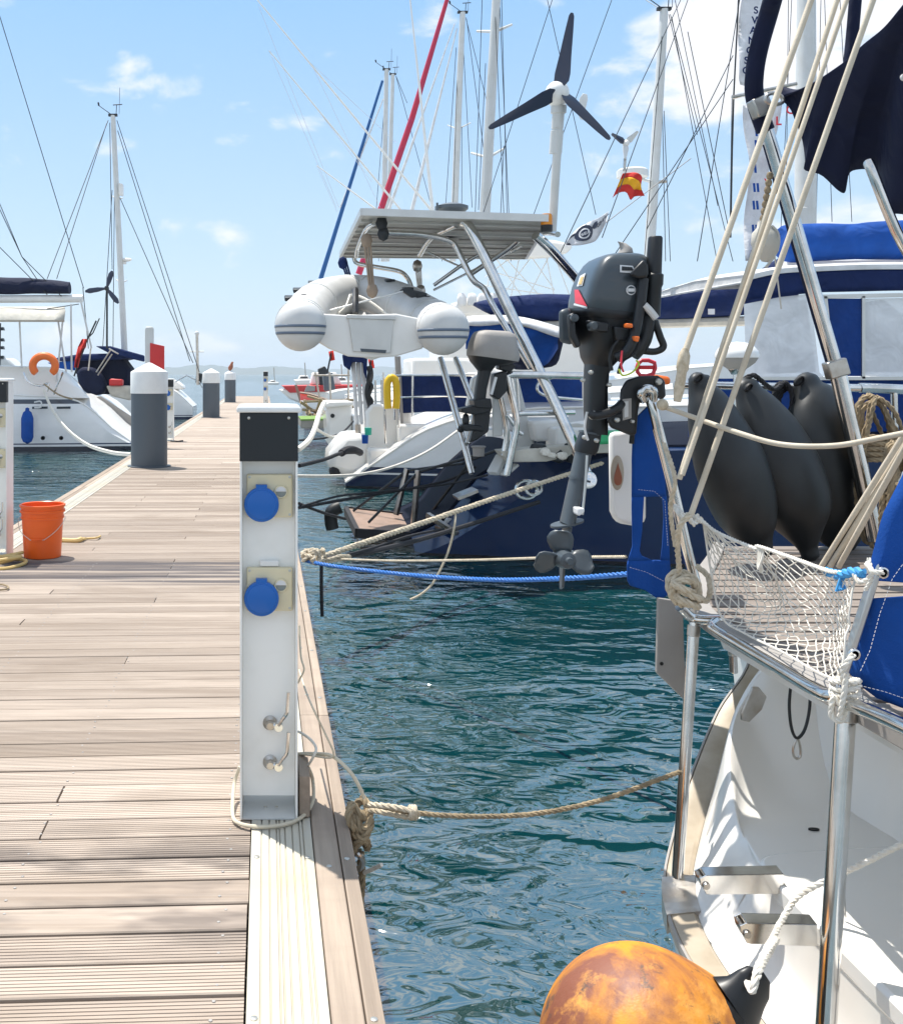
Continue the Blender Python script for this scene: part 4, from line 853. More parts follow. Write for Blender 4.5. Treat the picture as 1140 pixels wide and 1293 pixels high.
# ---------------------------------------------------------------- other yachts
def tab(t,x):
    if x<=t[0][0]: return t[0][1]
    for a,b in zip(t,t[1:]):
        if x<=b[0]: return lerp(a[1],b[1],ease((x-a[0])/(b[0]-a[0])) if len(t)<4 else (x-a[0])/(b[0]-a[0]))
    return t[-1][1]
def hull(par,m,x0,dr,yc,L,hb,sheer,rs=.6,knk=None,tum=None,dm='gelcoat',shade=None):
    """sheer: table of (distance from the stern, height)"""
    ds=[0,.08,.2,.35,.5,.7,.9,1.1,1.3,1.6,2,2.5,3,4]+[L*k/10 for k in range(4,10) if L*k/10>4.2]+[L*.95,L*.985,L]
    def hf(d):
        t=d/L; return hb*(rs+(1-rs)*math.sin(math.pi/2*min(1,t/.38)) if t<.38 else max(.005,(1-((t-.38)/.62)**2.3)))
    rows=[];deck=[]
    for d in ds:
        h=hf(d); zs=tab(sheer,d); zk=min(zs-.02,tab(knk,d)) if knk else zs-.25*max(.05,zs-WZ); tu=tab(tum,d) if tum else .03*h
        rk=.5*max(0,(d/L-.8)/.2)
        half=[(.0,-1.15),(.5*h,-1.08),(.85*h,-.9),(.96*h,min(-.72,zk-.05)),(h-.0,zk),(h-tu*.5,(zk+zs)/2),(h-tu,zs)]
        X=x0+dr*d
        ring=[V((X+dr*rk*(z+.6),yc-y,z)) for y,z in half[::-1]]+[V((X+dr*rk*(z+.6),yc+y,z)) for y,z in half[1:]]
        rows.append(ring)
        e=max(.01,h-tu-.03); deck.append([V((X+dr*rk*(zs+.6),yc+e*k,zs+.015+.06*min(1,d/2)*(1-k*k))) for k in (-1,-.6,-.2,.2,.6,1)])
    g=G(); g.grid(rows); n=len(rows[0]); g.add(rows[0],[tuple(range(n))]); h=obj('hull',g,m,par,ang=35)
    g=G(); g.grid(deck); obj('deck',g,dm,par,ang=30)
    g=G()
    for side in (0,-1): g.tube([r[side] for r in rows],.022,6)
    obj('gunwale',g,dm,par)
    return h
def pole(name,par,pts,r,m='steel',seg=8,n=1):
    g=G(); g.tube(catmull(pts,n) if n>1 else pts,r,seg); return obj(name,g,m,par)
def wires(par,lst,r=.0035,m='rope_black',name='shroud'):
    for p,q in lst:
        g=G(); g.tube([P(*p),P(*q)],r,5); obj(name,g,m,par,normals=False)
def rigmast(par,u0,v0,u1,v1,Y,wpx,m='grey_white',spread=(),top=True):
    a,b=P(u0,v0,Y),P(u1,v1,Y); r=wpx/2/F*Y; g=G()
    d=b-a; g.loft([[a+d*t_+V((math.cos(k*math.pi/6)*r*s,math.sin(k*math.pi/6)*r*1.35*s,0)) for k in range(12)] for t_,s in ((0,1.08),(.5,1),(.97,.85),(1,.8))]); o=obj('mast',g,m,par)
    for (v,du,dv) in spread:
        c=a+d*((v-v0)/(v1-v0)); g=G(); g.tube([c,c+V((du/F*Y,.25,-dv/F*Y))],[.03,.022],6); g.tube([c,c+V((-du/F*Y*.5,.6,-dv/F*Y))],[.03,.022],6); obj('spreader',g,m,par)
    if top:
        g=G(); g.box(b.x-r*1.5,b.x+r*1.5,b.y-.06,b.y+.06,b.z-.02,b.z+.05); g.tube([b,b+V((-.45,0,.32))],.012,5); g.tube([b+V((-.45,0,.32)),b+V((-.47,0,.42))],.03,6); g.tube([b+V((.1,0,0)),b+V((.12,0,.34))],.012,5); g.tube([b+V((.0,0,.34)),b+V((.3,0,.36))],.016,5); g.tube([b+V((.2,0,.05)),b+V((.22,0,.9))],.008,4)
        obj('masthead_gear',g,'anthracite',par)
    return o
# ---- navy yacht
B=thing('sailing_yacht',(4,11.9,-.6),'dark navy sailing yacht with solar arch, wind turbine and boarding plank at its stern','sailing yacht')
hull(B,'hull_navy',1.56,1,11.9,13,2.25,[(0,-.44),(.34,-.29),(.73,.2),(1.17,.5),(2,.56),(6,.66),(13,1.1)],.55,[(0,-.6),(.29,-.48),(.69,-.2),(1.04,.07),(1.31,.27),(1.8,.5),(2.2,.53),(13,1.0)],[(0,.35),(.7,.62),(1.3,.5),(1.9,.1),(13,.04)],'scoop_navy')
g=G(); g.px([(556,668),(566,655),(640,655),(650,668)],10.9,2.0); obj('stern_step',g,'pvc_grey',B)
# transom face & cockpit
g=G(); g.box(2.75,2.85,10.9,12.9,-.3,.62); g.box(2.85,3.9,10.1,10.5,.5,.75); g.box(2.85,3.9,13.2,13.6,.5,.75); obj('cockpit_coaming',g,'gelcoat',B,bevel=.03)
g=G(); g.px([(632,570),(745,560),(800,560),(800,571),(735,573),(690,583),(642,584)],9.85,.3); obj('quarter_deck',g,'canvas_beige',B,bevel=.01)
g=G()
for poly,Y in (([(671,532),(712,530),(712,556),(676,558)],10.4),([(712,540),(790,530),(790,565),(716,562)],10.6)): g.px(poly,Y,.6)
obj('cockpit_seat',g,'gelcoat',B,bevel=.03)
g=G(); g.px([(710,540),(742,536),(742,566),(712,568)],10.2,.3); obj('seat_locker',g,'canvas_beige',B,bevel=.02)
# cabin house with white top edge, canvas enclosure
def wall(name,poly,Y,m,th=.02,**k):
    g=G(); g.px(poly,Y,th); return obj(name,g,m,B,**k)
YE=10.6
g=G(); R=[]
topb=catmull([P(936,356,YE+.2),P(950,350,YE),P(985,343,YE),P(1040,340,YE),P(1100,338,YE),P(1200,338,YE),P(1330,339,YE)],6)
g.loft([[p+V((0,0,.055)),p+V((0,-.03,.03)),p+V((0,-.03,-.02)),p+V((0,.03,-.02)),p+V((0,2.6,.0)),p+V((0,2.6,.05)),p+V((0,1.3,.1))] for p in topb]); obj('bimini_top',g,'canvas_white',B)
lowb=catmull([P(937,383,YE+.2),P(950,378,YE),P(985,374,YE),P(1025,370,YE),P(1040,369,YE),P(1200,366,YE),P(1330,366,YE)],6)
g=G(); g.grid([[curve_at(topb,i/40).lerp(curve_at(lowb,i/40),k/4)+V((0,-.01+.02*noise.noise(V((i*.3,k,3))),-.018*(k==0))) for k in range(5)] for i in range(41)]); obj('valance',g,'canvas_navy',B,solid=.01,ang=80)
win=wall('window_panel',[(939,384),(985,375),(1022,371),(1026,400),(1034,470),(1040,477),(942,477)],YE+.02,'vinyl',.004)
wi2=wall('window_panel',[(1090,377),(1230,375),(1230,475),(1090,475)],YE+.02,'vinyl',.004)
wall('canvas_panel',[(1043,377),(1088,377),(1088,475),(1054,475)],YE+.01,'canvas_midblue',.01)
g=G()
for poly in ([(1088,374),(1092,374),(1092,478),(1088,478)],[(1040,374),(1044,374),(1055,478),(1051,478)],[(938,476),(1240,475),(1240,480),(938,480)],[(1036,372),(1240,368),(1240,373),(1037,377)]): g.px(poly,YE-.01,.03)
obj('window_trim',g,'alu',B)
g=G(); g.px([(1100,381),(1118,378),(1140,396),(1150,470),(1092,470),(1096,452),(1107,425)],11.6,.3); obj('folded_cover',g,'canvas_navy',B,bevel=.04)
g=G(); g.px([(1093,388),(1116,384),(1112,402),(1092,416)],11.5,.02); obj('chart_paper',g,'canvas_white',B)
g=G(); g.px([(950,386),(1018,378),(1030,470),(955,472)],11.5,.05); obj('inner_screen',g,'canvas_white',B)
wall('canvas_panel',[(870,478),(1300,478),(1300,640),(870,640)],YE+.05,'canvas_midblue',.03)
pole('rail',B,[P(880,488,10.3),P(1000,488,10.3),P(1250,488,10.3)],.02)
# main boom cover (runs to the main mast beyond the frame)
def roll(name,par,top,low,Y,m,w_=.16):
    g=G(); R=[]
    for i in range(25):
        a,b=curve_at(top,i/24),curve_at(low,i/24); c=(a+b)/2; h=(a-b).length/2
        R.append([c+V((0,math.sin(t_)*w_*(1-.25*math.cos(t_)),math.cos(t_)*h))+V((0,0,.012*noise.noise(c*2+V((t_,0,0))))) for t_ in [k*math.pi/8 for k in range(16)]])
    g.loft(R); return obj(name,g,m,par,ang=60)
cpx=lambda pts,Y:catmull([P(u,v,Y) for u,v in pts],5)
roll('boom_cover',B,cpx([(984,292),(990,284),(1030,282),(1070,283),(1110,279),(1250,275)],11.7),cpx([(984,298),(988,330),(1040,329),(1080,327),(1110,328),(1250,327)],11.7),11.7,'canvas_blue')
pole('boom',B,[P(990,336,11.9),P(1250,332,11.9)],.07,'white_paint')
g=G(); g.px([(991,322),(1012,322),(1012,345),(991,345)],11.9,.1); obj('boom_strut',g,'grey_white',B)
# mizzen mast behind the solar arch + main mast beyond
# solar panel on arch
sp=[P(457,266,9.96),P(692,274,9.96),P(664,323,13.4),P(430,321,13.4)]
g=G(); g.prism([p+V((0,0,0)) for p in sp],(0,0,-.03)); pan=obj('solar_panel',g,'panel_back',B)
g=G(); a,b,c,d=sp
for p,q in ((a,b),(b,c),(c,d),(d,a)): g.beam(p+V((0,0,-.012)),q+V((0,0,-.012)),.035,.07)
obj('panel_frame',g,'alu',pan,smooth=False)
for k in range(1,9):
    g=G(); p=a.lerp(d,k/9)+V((.02,0,-.045)); q=b.lerp(c,k/9)+V((-.02,0,-.045)); g.beam(p,q,.03,.02); obj('rib',g,'alu' if k%2 else 'hood_grey',pan,smooth=False)
g=G(); p=a.lerp(d,.48)+V((.05,0,-.034)); q=b.lerp(c,.48)+V((-.9,0,-.034)); g.beam(p,q,.5,.004); obj('dark_cell',g,'hood_grey',pan,smooth=False)
stubB=lambda name,pts,r,m='steel',n=5:pole(name,B,pts,r,m,10,n)
stubB('arch_tube',[P(741,598,9.6),P(700,508,9.8),P(654,415,10),P(600,300,10.2),P(584,280,10.25)],.052)
stubB('arch_tube',[P(490,294,10.4),P(530,296,10.5),P(565,303,10.5),P(578,316,10.5),P(596,352,10.4),P(612,366,10.4),P(625,390,10.3),P(670,465,10.1)],.03)
stubB('arch_tube',[P(447,325,12.8),P(452,333,12.8),P(480,338,12.6),P(505,343,12.4),P(515,352,12.4),P(520,364,12.4)],.028)
stubB('arch_tube',[P(596,345,12),P(640,315,11.8),P(660,300,11.6),P(690,294,11),P(704,296,10.4)],.03)
stubB('arch_tube',[P(676,297,10.4),P(700,320,10.6),P(745,372,11.2)],.05)
stubB('arch_brace',[P(548,360,11.9),P(590,330,11.7),P(612,318,11.6)],.022); stubB('arch_brace',[P(472,282,10.2),P(462,290,10.6),P(452,312,12),P(450,324,12.6)],.026); stubB('arch_brace',[P(530,322,12.4),P(545,300,11.4),P(576,284,10.4)],.03); stubB('arch_brace',[P(600,345,12.2),P(555,325,12.2),P(540,318,12.2)],.012)
stubB('arch_brace',[P(548,366,11.9),P(620,330,12.5),P(660,310,12)],.014)
stubB('arch_brace',[P(556,452,11),P(575,520,10.7),P(596,598,10.4)],.035); stubB('arch_brace',[P(575,452,10.9),P(590,490,10.7),P(599,520,10.6),P(590,560,10.5)],.03)
g=G(); g.lathe(P(741,606,9.55),(-.1,-1,.3),[(0,.085),(.02,.085),(.03,.06),(.03,0)],20); obj('foot_flange',g,'steel',B)
# davit tackles carrying the dinghy
def tackle(u0,v0,u1,v1,Y,m,name='tackle'):
    g=G()
    for dx in (-.03,0,.03): g.tube([P(u0,v0,Y)+V((dx,0,0)),P(u1,v1,Y)+V((dx*.6,0,0))],.012,5)
    g.ball(P(u0,v0+6,Y),.06,1,.5,1.3,8); g.ball(P(u1,v1-5,Y),.06,1,.5,1.3,8); obj(name,g,m,B)
mat('tackle_brown',(.3,.23,.17),.8)
tackle(463,298,470,372,10.3,'tackle_brown'); tackle(527,330,531,372,11.9,'steel_worn'); tackle(482,276,484,300,10.2,'anthracite'); tackle(433,326,447,372,12.2,'canvas_navy')
# wind turbine
tb=P(703,118,10.0)
stubB('turbine_pole',[P(697,292,10.2),P(701,225,10.1),P(706,150,10.05),P(706,138,10.02)],.042,'grey_white',1)
g=G(); g.lathe(P(701,194,10.1),P(705,140,10.05)-P(701,194,10.1),[(0,.062),(.22,.062),(.225,.05),(.24,.05),(.245,.058),(.38,.058),(.39,.075),(.46,.075)],18); obj('pole_sleeve',g,'grey_white',B)
g=G(); g.ball(tb,.115,1,1.2,1.05,20); g.lathe(tb+V((0,.02,0)),(.35,1,0),[(0,.1),(.25,.09),(.42,.03),(.45,0)],16); nac=obj('turbine_nacelle',g,'white_paint',B)
mat('blade_navy',(.01,.018,.05),.3,coat=.4)
for (u,v) in ((722,16),(617,162),(770,176)):
    e=P(u,v,9.93); r0=tb+V((0,-.1,0)); d=e-r0; Ld=d.length; d.normalize(); s_=d.cross(V((0,1,0))).normalized(); R=[]
    for t_,w_,tw in ((.06,.05,.9),(.12,.085,.8),(.22,.08,.6),(.45,.058,.4),(.75,.04,.2),(.96,.026,.1),(1,.012,.1)):
        c=r0+d*Ld*t_; ax=s_*math.cos(tw)+V((0,1,0))*math.sin(tw)*.8
        R.append([c+ax*(w_*x)+V((0,y_*w_*.22,0)) for x,y_ in ((-1,0),(-.4,1),(.5,.8),(1,0),(.5,-.4),(-.4,-.5))])
    g=G(); g.loft(R); obj('blade',g,'blade_navy',nac,ang=50)
g=G(); g.loft([[P(u,v,Y) for u,v in [(728,140),(732,123),(736,118),(741,119),(742,125),(738,142),(736,152),(732,150)]] for Y in (10.35,10.37)]); obj('tail_fin',g,'white_paint',nac,bevel=.003)
# amber strobe, dome on the panel
g=G(); g.lathe(P(690,291,10.0),(0,0,1),[(0,.05),(.05,.05),(.052,.056),(.14,.054),(.16,.045),(.165,0)],20); am=obj('strobe_light',g,'amber',B)
g=G(); g.lathe(P(690,291.5,10.0),(0,0,1),[(-.01,.055),(.055,.058),(.058,.03)],20); obj('base',g,'black_plastic',am)
g=G(); g.lathe(P(570,268,10.6),(0,0,1),[(0,.13),(.03,.17),(.06,.17),(.085,.1),(.09,0)],24); g.beam(P(552,267,10.5),P(552,256,10.5),.02,.02); g.beam(P(554,261,10.5),P(575,260,10.5),.03,.012); obj('antenna_dome',g,'pile_grey',B)
# stern rails
stubB('stern_rail',[P(640,600,9.8),P(648,560,9.8),P(652,530,9.8),P(641,480,9.8),P(643,474,9.8),P(655,473,9.8),P(735,475,9.8)],.035)
stubB('stern_rail',[P(645,475,9.85),P(652,520,9.85),P(660,522,9.85),P(725,521,9.9)],.028); stubB('stern_rail',[P(652,475,9.9),P(655,520,9.9)],.02); stubB('stern_rail',[P(640,524,9.8),P(655,545,9.8),P(660,548,9.8)],.02)
stubB('stern_rail',[P(632,502,9.9),P(640,545,9.9),P(636,575,9.9)],.03,'steel',3)
stubB('grab_rail',[P(740,475,9.9),P(690,478,10.2),P(678,490,10.2),P(690,500,10.2),P(735,505,10.2)],.015)
g=G(); g.px([(622,500),(632,490),(635,550),(622,552)],9.9,.04); obj('rail_board',g,'grey_white',B,bevel=.01); g=G(); g.px([(646,480),(655,480),(678,575),(664,578),(650,560)],10.6,.05); obj('rail_board',g,'grey_white',B,bevel=.01)
g=G(); g.px([(597,478),(607,472),(608,512),(590,514)],10.8,.15); obj('wash_board',g,'gelcoat',B,bevel=.02)
# pot and clutter on the quarter deck
g=G(); g.lathe(P(604,576,10.1),(0,0,1),[(0,.055),(.08,.06),(.09,.075),(.1,.07),(.1,0)],16); obj('cup_winch',g,'hood_grey',B)
rr=random.Random(4); g=G()
for k in range(9): g.ball(P(rr.uniform(668,728),rr.uniform(565,578),9.9),rr.uniform(.04,.11),1,.7,.8,8)
one('gear_heap',g,'anthracite','heap of black lines and gear on the quarter deck of the navy yacht','gear')
g=G()
for k in range(6): g.ball(P(rr.uniform(664,715),rr.uniform(570,580),9.8),rr.uniform(.03,.055),1,.7,.8,8)
one('gear_heap',g,'rope_white','pale rags among the black gear on the navy quarter deck','rags')
# fairlead and cleat
g=G()
for u,v,r in ((664,618,.1),(673,616,.075)): g.tube([P(u,v,9.72)+V((math.cos(a)*r,-.02,math.sin(a)*r*.85)) for a in [k*math.pi/10 for k in range(20)]],.016,6,True)
obj('fairlead',g,'steel',B)
g=G(); g.beam(P(622,598,10),P(634,576,10.1),.12,.06); g.beam(P(634,600,9.95),P(650,586,10),.14,.03); obj('chock',g,'grey_white',B,bevel=.01)
# boarding plank
pl_=[P(451,669,11.1),P(552,676,11.1),P(560,655,12.4),P(437,641,12.2)]
g=G(); g.prism(pl_,(0,0,-.02)); pk=obj('boarding_plank',g,'wood_trim',B,smooth=False)
g=G(); 
for p,q in zip(pl_,pl_[1:]+pl_[:1]): g.beam(p+V((0,0,-.035)),q+V((0,0,-.035)),.05,.1)
obj('plank_rim',g,'rope_black',pk,smooth=False)
for (u0,v0,u1,v1,Y) in ((500,650,514,592,11.9),(522,664,528,594,11.4)):
    g=G(); g.tube([P(u0,v0,Y),P(u1,v1,Y)],.035,8); obj('plank_stanchion',g,'steel_worn',pk)
wires(B,[((446,645,12),(514,594,11.9)),((465,660,11.3),(528,596,11.4)),((528,596,11.4),(600,575,10.6)),((514,594,11.9),(585,585,11)),((538,655,11.9),(596,580,10.6)),((596,580,10.6),(628,568,10.2))],.016,'anthracite','guard_wire')
g=G(); g.beam(P(540,650,11),P(578,675,10.6),.05,.05); g.beam(P(556,668,10.8),P(600,668,10.9),.3,.03); g.beam(P(575,628,10.8),P(600,618,10.8),.3,.03); obj('plank_hinge',g,'steel_worn',pk)
# ---- dinghy hanging from the arch
D=thing('dinghy',(1.0,10.7,1.3),'white inflatable dinghy with grey striped tube ends hanging under the solar panel','dinghy')
YD=9.5; k=YD/F
cl=P(379.5,411,YD); cr=P(560,416,YD); rt=.238
tubec=[cl,V((.36,10,1.79)),V((.45,10.6,1.92)),V((.6,11.3,2.07)),V((.84,11.85,2.17)),V((1.1,12.05,2.2)),V((1.33,11.8,2.15)),V((1.5,11.2,2.02)),V((1.58,10.6,1.88)),V((1.63,10,1.76)),cr]
path=catmull(tubec,7); n=len(path)
g=G(); g.tube(path,[rt]*n,28)
for c in (cl,cr):
    g.lathe(c+V((0,.03,0)),(0,-1,0),[(0,rt),(.05,rt*.985),(.1,rt*.93),(.15,rt*.8),(.19,rt*.6),(.21,rt*.35),(.215,0)],32)
tb_=obj('tube',g,'pvc_grey',D,ang=60)
for i in (4,18,31,38,51,63):
    fr=G().frames(path); p,a,b=fr[min(i,n-1)]; g=G(); g.tube([p+(a*math.cos(k*math.pi/14)+b*math.sin(k*math.pi/14))*(rt+.0015) for k in range(28)],.006,5,True); obj('seam',g,'grey_white',tb_)
fr=G().frames(path); g=G(); ln=[]
for i in range(6,n-6):
    p,a,b=fr[i]; o=V((p.x-.95,(p.y-10.6)*.4,0)).normalized(); ln.append(p+o*(rt+.012)+V((0,0,.04-.03*abs(math.sin(i*.55)))))
g.tube(ln,.011,6); obj('grab_line',g,'rope_white',tb_)
for i in (9,60):
    p,a,b=fr[i]; g=G(); g.lathe(p+V((0,0,rt-.004)),(0,0,1),[(0,.03),(.012,.028),(.014,.0)],14); obj('valve',g,'anthracite',tb_)
for c in (cl,cr):
    for zz in (-.01,-.075):
        g=G(); R=[]
        for i in range(25):
            a=lerp(-math.pi*.5,math.pi*.5,i/24); z1=zz; 
            row=[]
            for dz in (-.012,.012):
                z=z1+dz; s=math.sqrt(max(0,1-(z/rt)**2)); x=math.sin(a)*rt*s; y=-math.cos(a)*.215*s-.004
                # match the lathe profile
                rr_=math.hypot(x,z)/rt; yy2=0
                pr_=[(0,1),(.05,.985),(.1,.93),(.15,.8),(.19,.6),(.21,.35),(.215,0)]
                for (t0,r0),(t1,r1) in zip(pr_,pr_[1:]):
                    if r1<=rr_<=r0: yy2=lerp(t0,t1,(r0-rr_)/(r0-r1+1e-9))
                row.append(c+V((x*1.006,.03-yy2-.005,z)))
            R.append(row)
        g.grid(R); obj('stripe',g,'pvc_stripe',tb_,solid=.002)
for p in (.16,.25,.34):
    i=int(p*n); q=path[i]; g=G(); g.beam(q+V((-.16,-.1,.16)),q+V((-.16,.12,.2)),.1,.04); obj('grab_pad',g,'anthracite',tb_,bevel=.01)
for p in (.66,.76,.84):
    i=int(p*n); q=path[i]; g=G(); g.beam(q+V((-.05,-.1,.23)),q+V((-.05,.12,.25)),.1,.03); obj('grab_pad',g,'anthracite',tb_,bevel=.01)
g=G(); g.px([(405,396),(440,398),(500,396),(530,402),(536,404),(534,440),(500,450),(470,452),(440,450),(415,440),(402,432)],9.62,.05); tr_=obj('transom',g,'gelcoat',D,bevel=.012)
g=G(); g.px([(440,401),(497,403),(493,446),(446,444)],9.6,.02); pdp=obj('motor_pad',g,'alu',tr_,bevel=.004)
g=G(); g.px([(438,397),(500,399),(500,404),(438,402)],9.58,.06); obj('pad_cap',g,'alu',tr_,bevel=.004)
g=G(); g.px([(455,440),(488,442),(487,446),(456,444)],9.595,.02); obj('slot',g,'pile_grey',tr_)
g=G(); R=[]
for t_ in range(9):
    s=t_/8; y=9.65+2.35*s; zc=lerp(1.42,1.9,s**1.4); wv=.62*(1-.75*s**2); R.append([V((P(470,0,9.6).x*(1-s)+.86*s+x*wv,y,zc+abs(x)*.22*(1-s*.3))) for x in (-1,-.5,0,.5,1)])
g.grid(R); obj('floor',g,'gelcoat',D,solid=.03)
g=G(); g.beam(P(416,392,9.75),P(508,368,9.9),.05,.015); obj('oar',g,'alu',D,bevel=.004)
g=G(); g.tube(catmull([P(449,366,10),P(449,380,9.8),P(449,396,9.7)],4),.03,8); obj('lifting_strap',g,'black_plastic',D)
g=G(); g.tube(catmull([P(440,378,10.2),P(446,372,10.2),P(466,380,10),P(490,398,9.8)],4),.012,6); g.tube(catmull([P(428,395,9.8),P(437,386,9.9),P(442,372,10.1)],4),.01,6); obj('bridle',g,'rope_white',D)
g=G(); g.px([(505,366),(516,362),(526,368),(530,374),(520,376)],9.9,.06); g.px([(522,366),(540,370),(539,374),(526,376)],9.9,.06); obj('handle',g,'anthracite',D,bevel=.01)
# ---- grey outboard on the navy yacht's rail
T=thing('outboard_motor',P(600,550,9.7),'outboard motor with pale grey hood and black leg on the navy yacht rail','outboard motor'); Y9=9.7
g=G(); sect(g,[(622,453,36,34,3.2,.14),(623,447,37,36,3.4,.13),(623,436,34,33,3.6,.12),(624,426,31,29,3.6,.1),(625,421,29,27,3.2,.08),(625,418,21,19,3,.06)],Y9); obj('hood',g,'hood_grey',T,ang=50)
g=G(); sect(g,[(612,470,9,12,2.6),(612,462,16,20,2.6),(618,458,28,28,2.8,.1),(622,453,35,33,3,.14)],Y9); obj('lower_cowl',g,'engine_dark',T)
g=G(); sect(g,[(604,516,9,12,2.6,.1),(607,490,9,13,2.6,.1),(612,466,10,14,2.6,.1)],Y9); g.px([(598,505),(620,503),(622,516),(600,515)],Y9-.12,.24); g.px([(582,516),(600,512),(622,512),(620,520),(600,524),(584,521)],Y9-.1,.2); obj('leg',g,'engine_dark',T,bevel=.01)
g=G(); g.px([(598,520),(620,518),(617,545),(602,556),(593,559),(596,548),(600,540)],Y9-.05,.1); g.px([(581,538),(588,535),(610,538),(612,545),(596,544),(588,545)],Y9-.07,.14); obj('gearcase',g,'engine_dark',T,bevel=.015)
g=G(); g.ball(P(588,531,Y9),.05,.7,.5,1.5,8); g.ball(P(582,542,Y9),.035,1,.6,1,8); obj('propeller',g,'engine_dark',T)
g=G(); g.px([(624,472),(640,468),(640,494),(630,505),(622,500)],Y9,.15); g.px([(632,450),(652,462),(645,470),(630,466)],Y9,.15); obj('bracket',g,'engine_dark',T,bevel=.01)
g=G(); g.tube([P(626,476,Y9-.05),P(620,498,Y9-.05)],.015,6); obj('control_rod',g,'decal_white',T)
# ---- Spanish-style courtesy flag and white flag on halyards
def flag(name,label,cat,f,mats,base):
    t=thing(name,base,label,cat); nb=len(mats)
    for j,(s0,s1,m) in enumerate(mats):
        g=G(); g.grid([[f(lerp(s0,s1,k/5),i/14) for k in range(6)] for i in range(15)]); obj('stripe' if nb>1 else 'cloth',g,m,t,ang=80,solid=.004)
    return t
Yf=13.0
ft=catmull([P(786,219,Yf),P(800,218,Yf),P(812,226,Yf)],7); fb=catmull([P(773,250,Yf),P(780,244,Yf),P(790,243,Yf),P(797,252,Yf),P(803,247,Yf),P(812,248,Yf)],4)
def ff(s,t_):
    a=curve_at(ft,t_); b=curve_at(fb,t_); p=a.lerp(b,s); return p+V((0,.08*math.sin(t_*7+s*3)*t_,0))
flag('flag','red and yellow striped flag fluttering beside the bare mast','flag',ff,[(0,.25,'flag_red'),(.25,.62,'flag_yellow'),(.62,1,'flag_red')],P(786,219,Yf))
wt=catmull([P(715,306,12.4),P(728,290,12.4),P(742,281,12.4),P(756,275,12.4),P(770,266,12.4)],4); wb=catmull([P(716,309,12.4),P(732,310,12.4),P(748,306,12.4),P(757,299,12.4),P(765,280,12.4)],4)
def fw(s,t_,lift=0):
    a=curve_at(wt,t_); b=curve_at(wb,t_); p=a.lerp(b,s); return p+V((0,.05*math.sin(t_*8+s*2)-lift,0))
fl=flag('flag','white flag with dark round emblem and lettering hanging beside the strobe light','flag',fw,[(0,1,'flag_white')],P(718,300,12.4))
def fpoly(name,poly,m,par,lift):
    g=G(); n=5; ps=[(lerp(a[0],b[0],k/n),lerp(a[1],b[1],k/n)) for a,b in zip(poly,poly[1:]+poly[:1]) for k in range(n)]; cs=sum(p[0] for p in ps)/len(ps); ct=sum(p[1] for p in ps)/len(ps)
    m_=len(ps); vs=[fw(lerp(cs,s,q),lerp(ct,t_,q),lift) for q in (1,.66,.33,.03) for s,t_ in ps]; fs=[(i*m_+k,i*m_+(k+1)%m_,(i+1)*m_+(k+1)%m_,(i+1)*m_+k) for i in range(3) for k in range(m_)]
    g.add(vs,fs); return obj(name,g,m,par,smooth=False)
el=lambda s,t_,a,b:[(s+a*math.sin(x),t_+b*math.cos(x)) for x in [k*math.pi/8 for k in range(16)]]
fpoly('emblem',el(.42,.36,.4,.17),'blade_navy',fl,.012); fpoly('emblem',[(.34,.5),(.14,.6),(.1,.68),(.3,.7),(.44,.6)],'blade_navy',fl,.012); fpoly('emblem',[(.05,.04),(.25,.2),(.2,.26),(.0,.14)],'blade_navy',fl,.012); fpoly('emblem',[(.6,.02),(.95,.03),(.95,.1),(.6,.09)],'blade_navy',fl,.012)
fpoly('emblem_ring',el(.43,.36,.27,.1),'flag_white',fl,.016); fpoly('emblem_core',el(.43,.36,.2,.075),'blade_navy',fl,.02)
def text_geo(s,fn,size):
    cu=bpy.data.curves.new('letters','FONT'); cu.body=s; cu.size=1; cu.offset=.028; ob=bpy.data.objects.new('letters',cu); COL.objects.link(ob)
    dg=bpy.context.evaluated_depsgraph_get(); dg.update(); me=bpy.data.meshes.new_from_object(ob.evaluated_get(dg)); g=G()
    g.add([fn(v.co.x*size,v.co.y*size) for v in me.vertices],[tuple(p.vertices) for p in me.polygons])
    bpy.data.objects.remove(ob); bpy.data.curves.remove(cu); bpy.data.meshes.remove(me); return g
def flagtext(s,s0,t0,sz,lift=.014):
    return text_geo(s,lambda x,y:fw(s0-y*1.15,t0+x*.62,lift),sz)
obj('lettering',flagtext('IGHTY',.44,.635,.235),'blade_navy',fl,smooth=False); obj('lettering',flagtext('SEA',.5,.295,.17,.024),'flag_white',fl,smooth=False)
# ---- tall feather banner with letters
YB=15
bt=thing('feather_flag',P(938,330,YB),'tall narrow white banner with vertical dark lettering behind the blue arch','banner')
def bp(s,v): # s across 0..1 , v pixel row
    l=tab([(-60,940),(0,936),(100,930),(130,938),(200,944),(330,939)],v); r=tab([(-60,976),(0,968),(60,962),(110,960),(130,985),(200,975),(250,966),(330,952)],v); return P(lerp(l,r,s),v,YB)+V((0,.06*math.sin(s*4+v*.05),0))
for v0,v1 in ((-60,108),(132,330)):
    g=G(); g.grid([[bp(k/5,lerp(v0,v1,i/24)) for k in range(6)] for i in range(25)]); obj('cloth',g,'flag_white',bt,solid=.004,ang=80)
for i,ch in enumerate('SWANGSG'):
    v=20+12.6*i; s0=.5-.03*i
    obj('letter',text_geo(ch,lambda x,y:bp(s0+x*.018/.018,v)*0+P(lerp(934,960,s0)-i*1.6+x*1,v-y*1+0,YB)+V((0,-.1,0)),12.5),'canvas_navy',bt,smooth=False)
rrb=random.Random(2)
